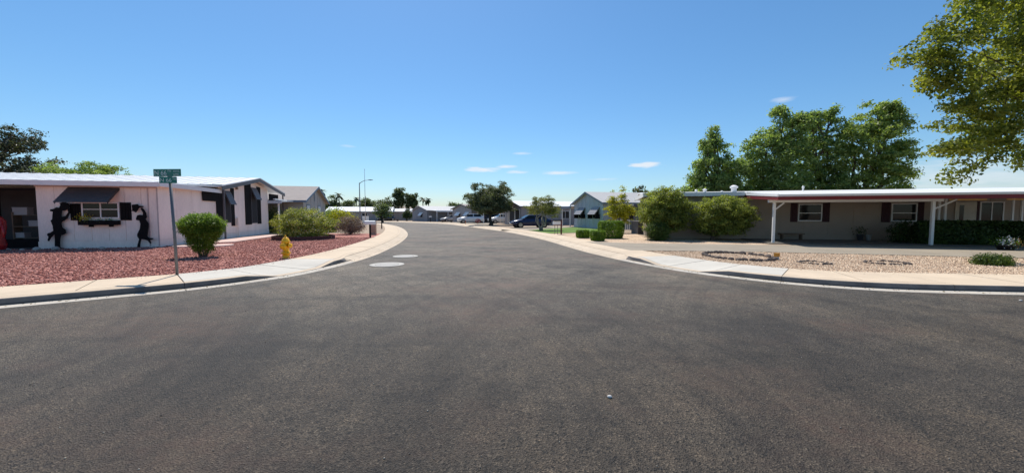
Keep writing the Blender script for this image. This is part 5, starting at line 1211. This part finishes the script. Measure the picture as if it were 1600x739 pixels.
for i, (x, y, lb) in enumerate([(-26.5, 87.5, 'small dark pot on the far verge in front of the tan house'), (-14.0, 76.2, 'dark pot on the far verge, left of two by the slate house'), (-11.9, 74.2, 'dark pot on the far verge, right of two by the slate house')]):
    t = thing('verge_pot', lb, 'pot', (x, y, Z), 0, 'dark pots on the far verge'); MB().lathe([(.2, 0), (.3, .4), (.33, .4), (.33, .48)], 12).build('pot', dark_grey, t, True); MB().lathe([(.29, .4), (.29, .44)], 12).build('soil', joint, t)
bw = mat('white_boulder', (.52, .49, .46), .9, .2, 4, .3, 15); bd = mat('brown_boulder', (.2, .14, .11), .9, .2, 4, .3, 15)
for i, (x, y, s, m, lb) in enumerate([(-15.2, 37.2, .38, bw, 'largest pale boulder left of the mailbox'), (-16.4, 40.2, .3, bw, 'pale boulder behind the largest one'), (-15.0, 40.5, .32, bd, 'brown boulder between the pale boulders'), (-14.6, 35.2, .26, bd, 'small brown boulder nearest the dry shrub'), (-17.2, 43.5, .36, bw, 'farthest pale boulder before the flag pole'), (-19.2, 39.2, .34, bd, 'brown boulder left of the dry shrub')]):
    rock(lb, (x, y, Z), s, m, 400 + i, 'boulder', 'boulders in the front yard', 'boulder')
# litter on the asphalt
rock('small white stone lying on the near asphalt', (.83, 3.13, .003), .022, mat('white_litter', (.6, .58, .55), .8), 500, 'pebble', None, 'stone')
rock('tiny white pebble on the asphalt near the manholes', (.22, 12.9, .003), .03, MATS['white_litter'], 501, 'pebble', None, 'stone')
rock('white pebble on the asphalt by the right hand gutter', (9.2, 6.75, .003), .025, MATS['white_litter'], 502, 'pebble', None, 'stone')

# ---------------- far trees
def far_tree(label, x, y, top, r, m, seed, n=3500, name='distant_tree', size=.5, zb=1.0, squash=1.0):
    rz = (top - zb) / 2; c = (top + zb) / 2; bl = rblobs(seed, 9, r * .7, c, rz * .7, r * .48, squash) + [(0, 0, c, r * .8, r * .8, rz)]
    return tree(name, label, 'tree', (x, y, Z), max(.6, zb * .8), bl, m, n, size, seed, tr=.2, group='trees on the skyline', kw=dict(shell=.6, sub=r * .3, lp=45))
far_tree('dark round tree behind the grey gabled house, under the taller palm', -58, 122, 7.6, 3.0, L_far, 201)
far_tree('green tree between the two left palms and the lamp', -52, 120, 6.6, 3.2, L_far, 202)
far_tree('rounded tree just right of the flag pole on the skyline', -47.5, 125, 7.8, 2.7, L_far, 203)
far_tree('low tree left of the flag pole on the skyline', -51, 132, 5.4, 2.2, L_far, 211)
far_tree('low broad tree with yellowish base left of the tall clump', -41, 122, 6.9, 2.9, L_oak, 204)
far_tree('tallest tree of the skyline clump', -37.0, 124, 10.4, 1.75, L_far, 205, 4500, zb=3)
far_tree('second tree of the skyline clump, right of the tallest', -33.9, 124, 8.9, 1.0, L_far, 206, 3000, zb=2.4)
far_tree('third tree of the skyline clump, nearest the palms', -32.1, 124, 8.6, .95, L_far, 207, 3000, zb=2.4)
far_tree('low green tree top between slate and grey houses', -17.5, 112, 4.8, 2.2, L_far, 208, 2500)
far_tree('faint tree top over the blue gable house roof', 23.0, 68, 6.3, 1.9, L_oak, 209, 2500)
far_tree('small tree top over the right end of the carport roof', 44, 38, 3.9, 1.1, L_far, 210, 1500)
far_tree('grey green airy tree in front of the long white house', -26.0, 76, 3.6, 1.7, L_grey, 212, 3500, size=.28, zb=.8)
far_tree('dark bush like tree against the tan house wall', -25.6, 92, 2.9, 1.0, L_dark, 213, 1600, size=.3, zb=.3)
def palm(label, x, y, hgt, seed, s=1.0):
    t = thing('palm_tree', label, 'palm tree', (x, y, Z), 0, 'palms on the skyline'); g = np.random.default_rng(seed)
    MB().tube([(0, 0, -.1), (.1, 0, hgt * .5), (.0, 0, hgt)], [.22, .17, .15], 8).build('trunk', bark, t, True)
    for k in range(22):
        a = g.uniform(0, 6.28); e = g.uniform(-.7, 1.2); L_ = 1.7 * s * g.uniform(.8, 1.1); mb = MB(); pts = []
        for i in range(5):
            q = i / 4; r_ = L_ * q * math.cos(e * (1 - .3 * q)); z = hgt + L_ * q * math.sin(e) - .75 * s * q * q; pts.append((math.cos(a) * r_, math.sin(a) * r_, z))
        wd = [.06, .3, .36, .26, .05]; rr = []
        for p, w_ in zip(pts, wd):
            nx, ny = -math.sin(a), math.cos(a); rr.append([(p[0] + nx * w_ * s, p[1] + ny * w_ * s, p[2] - .12 * w_), (p[0], p[1], p[2] + .03), (p[0] - nx * w_ * s, p[1] - ny * w_ * s, p[2] - .12 * w_), (p[0], p[1], p[2] - .02)])
        mb.loft(rr).build('frond', L_far, t)
palm('taller palm above the grey gabled house', -59.5, 118, 8.7, 1, 1.15); palm('lower palm right of the taller one by the grey house', -56.6, 124, 7.8, 2, 1.1)
palm('small palm left of the street lamp', -51.3, 125, 6.8, 3, .9)
palm('left palm of the pair beyond the slate house', -29.9, 127, 6.6, 4, 1.0); palm('right palm of the pair beyond the slate house', -28.0, 127, 6.4, 5, 1.05)
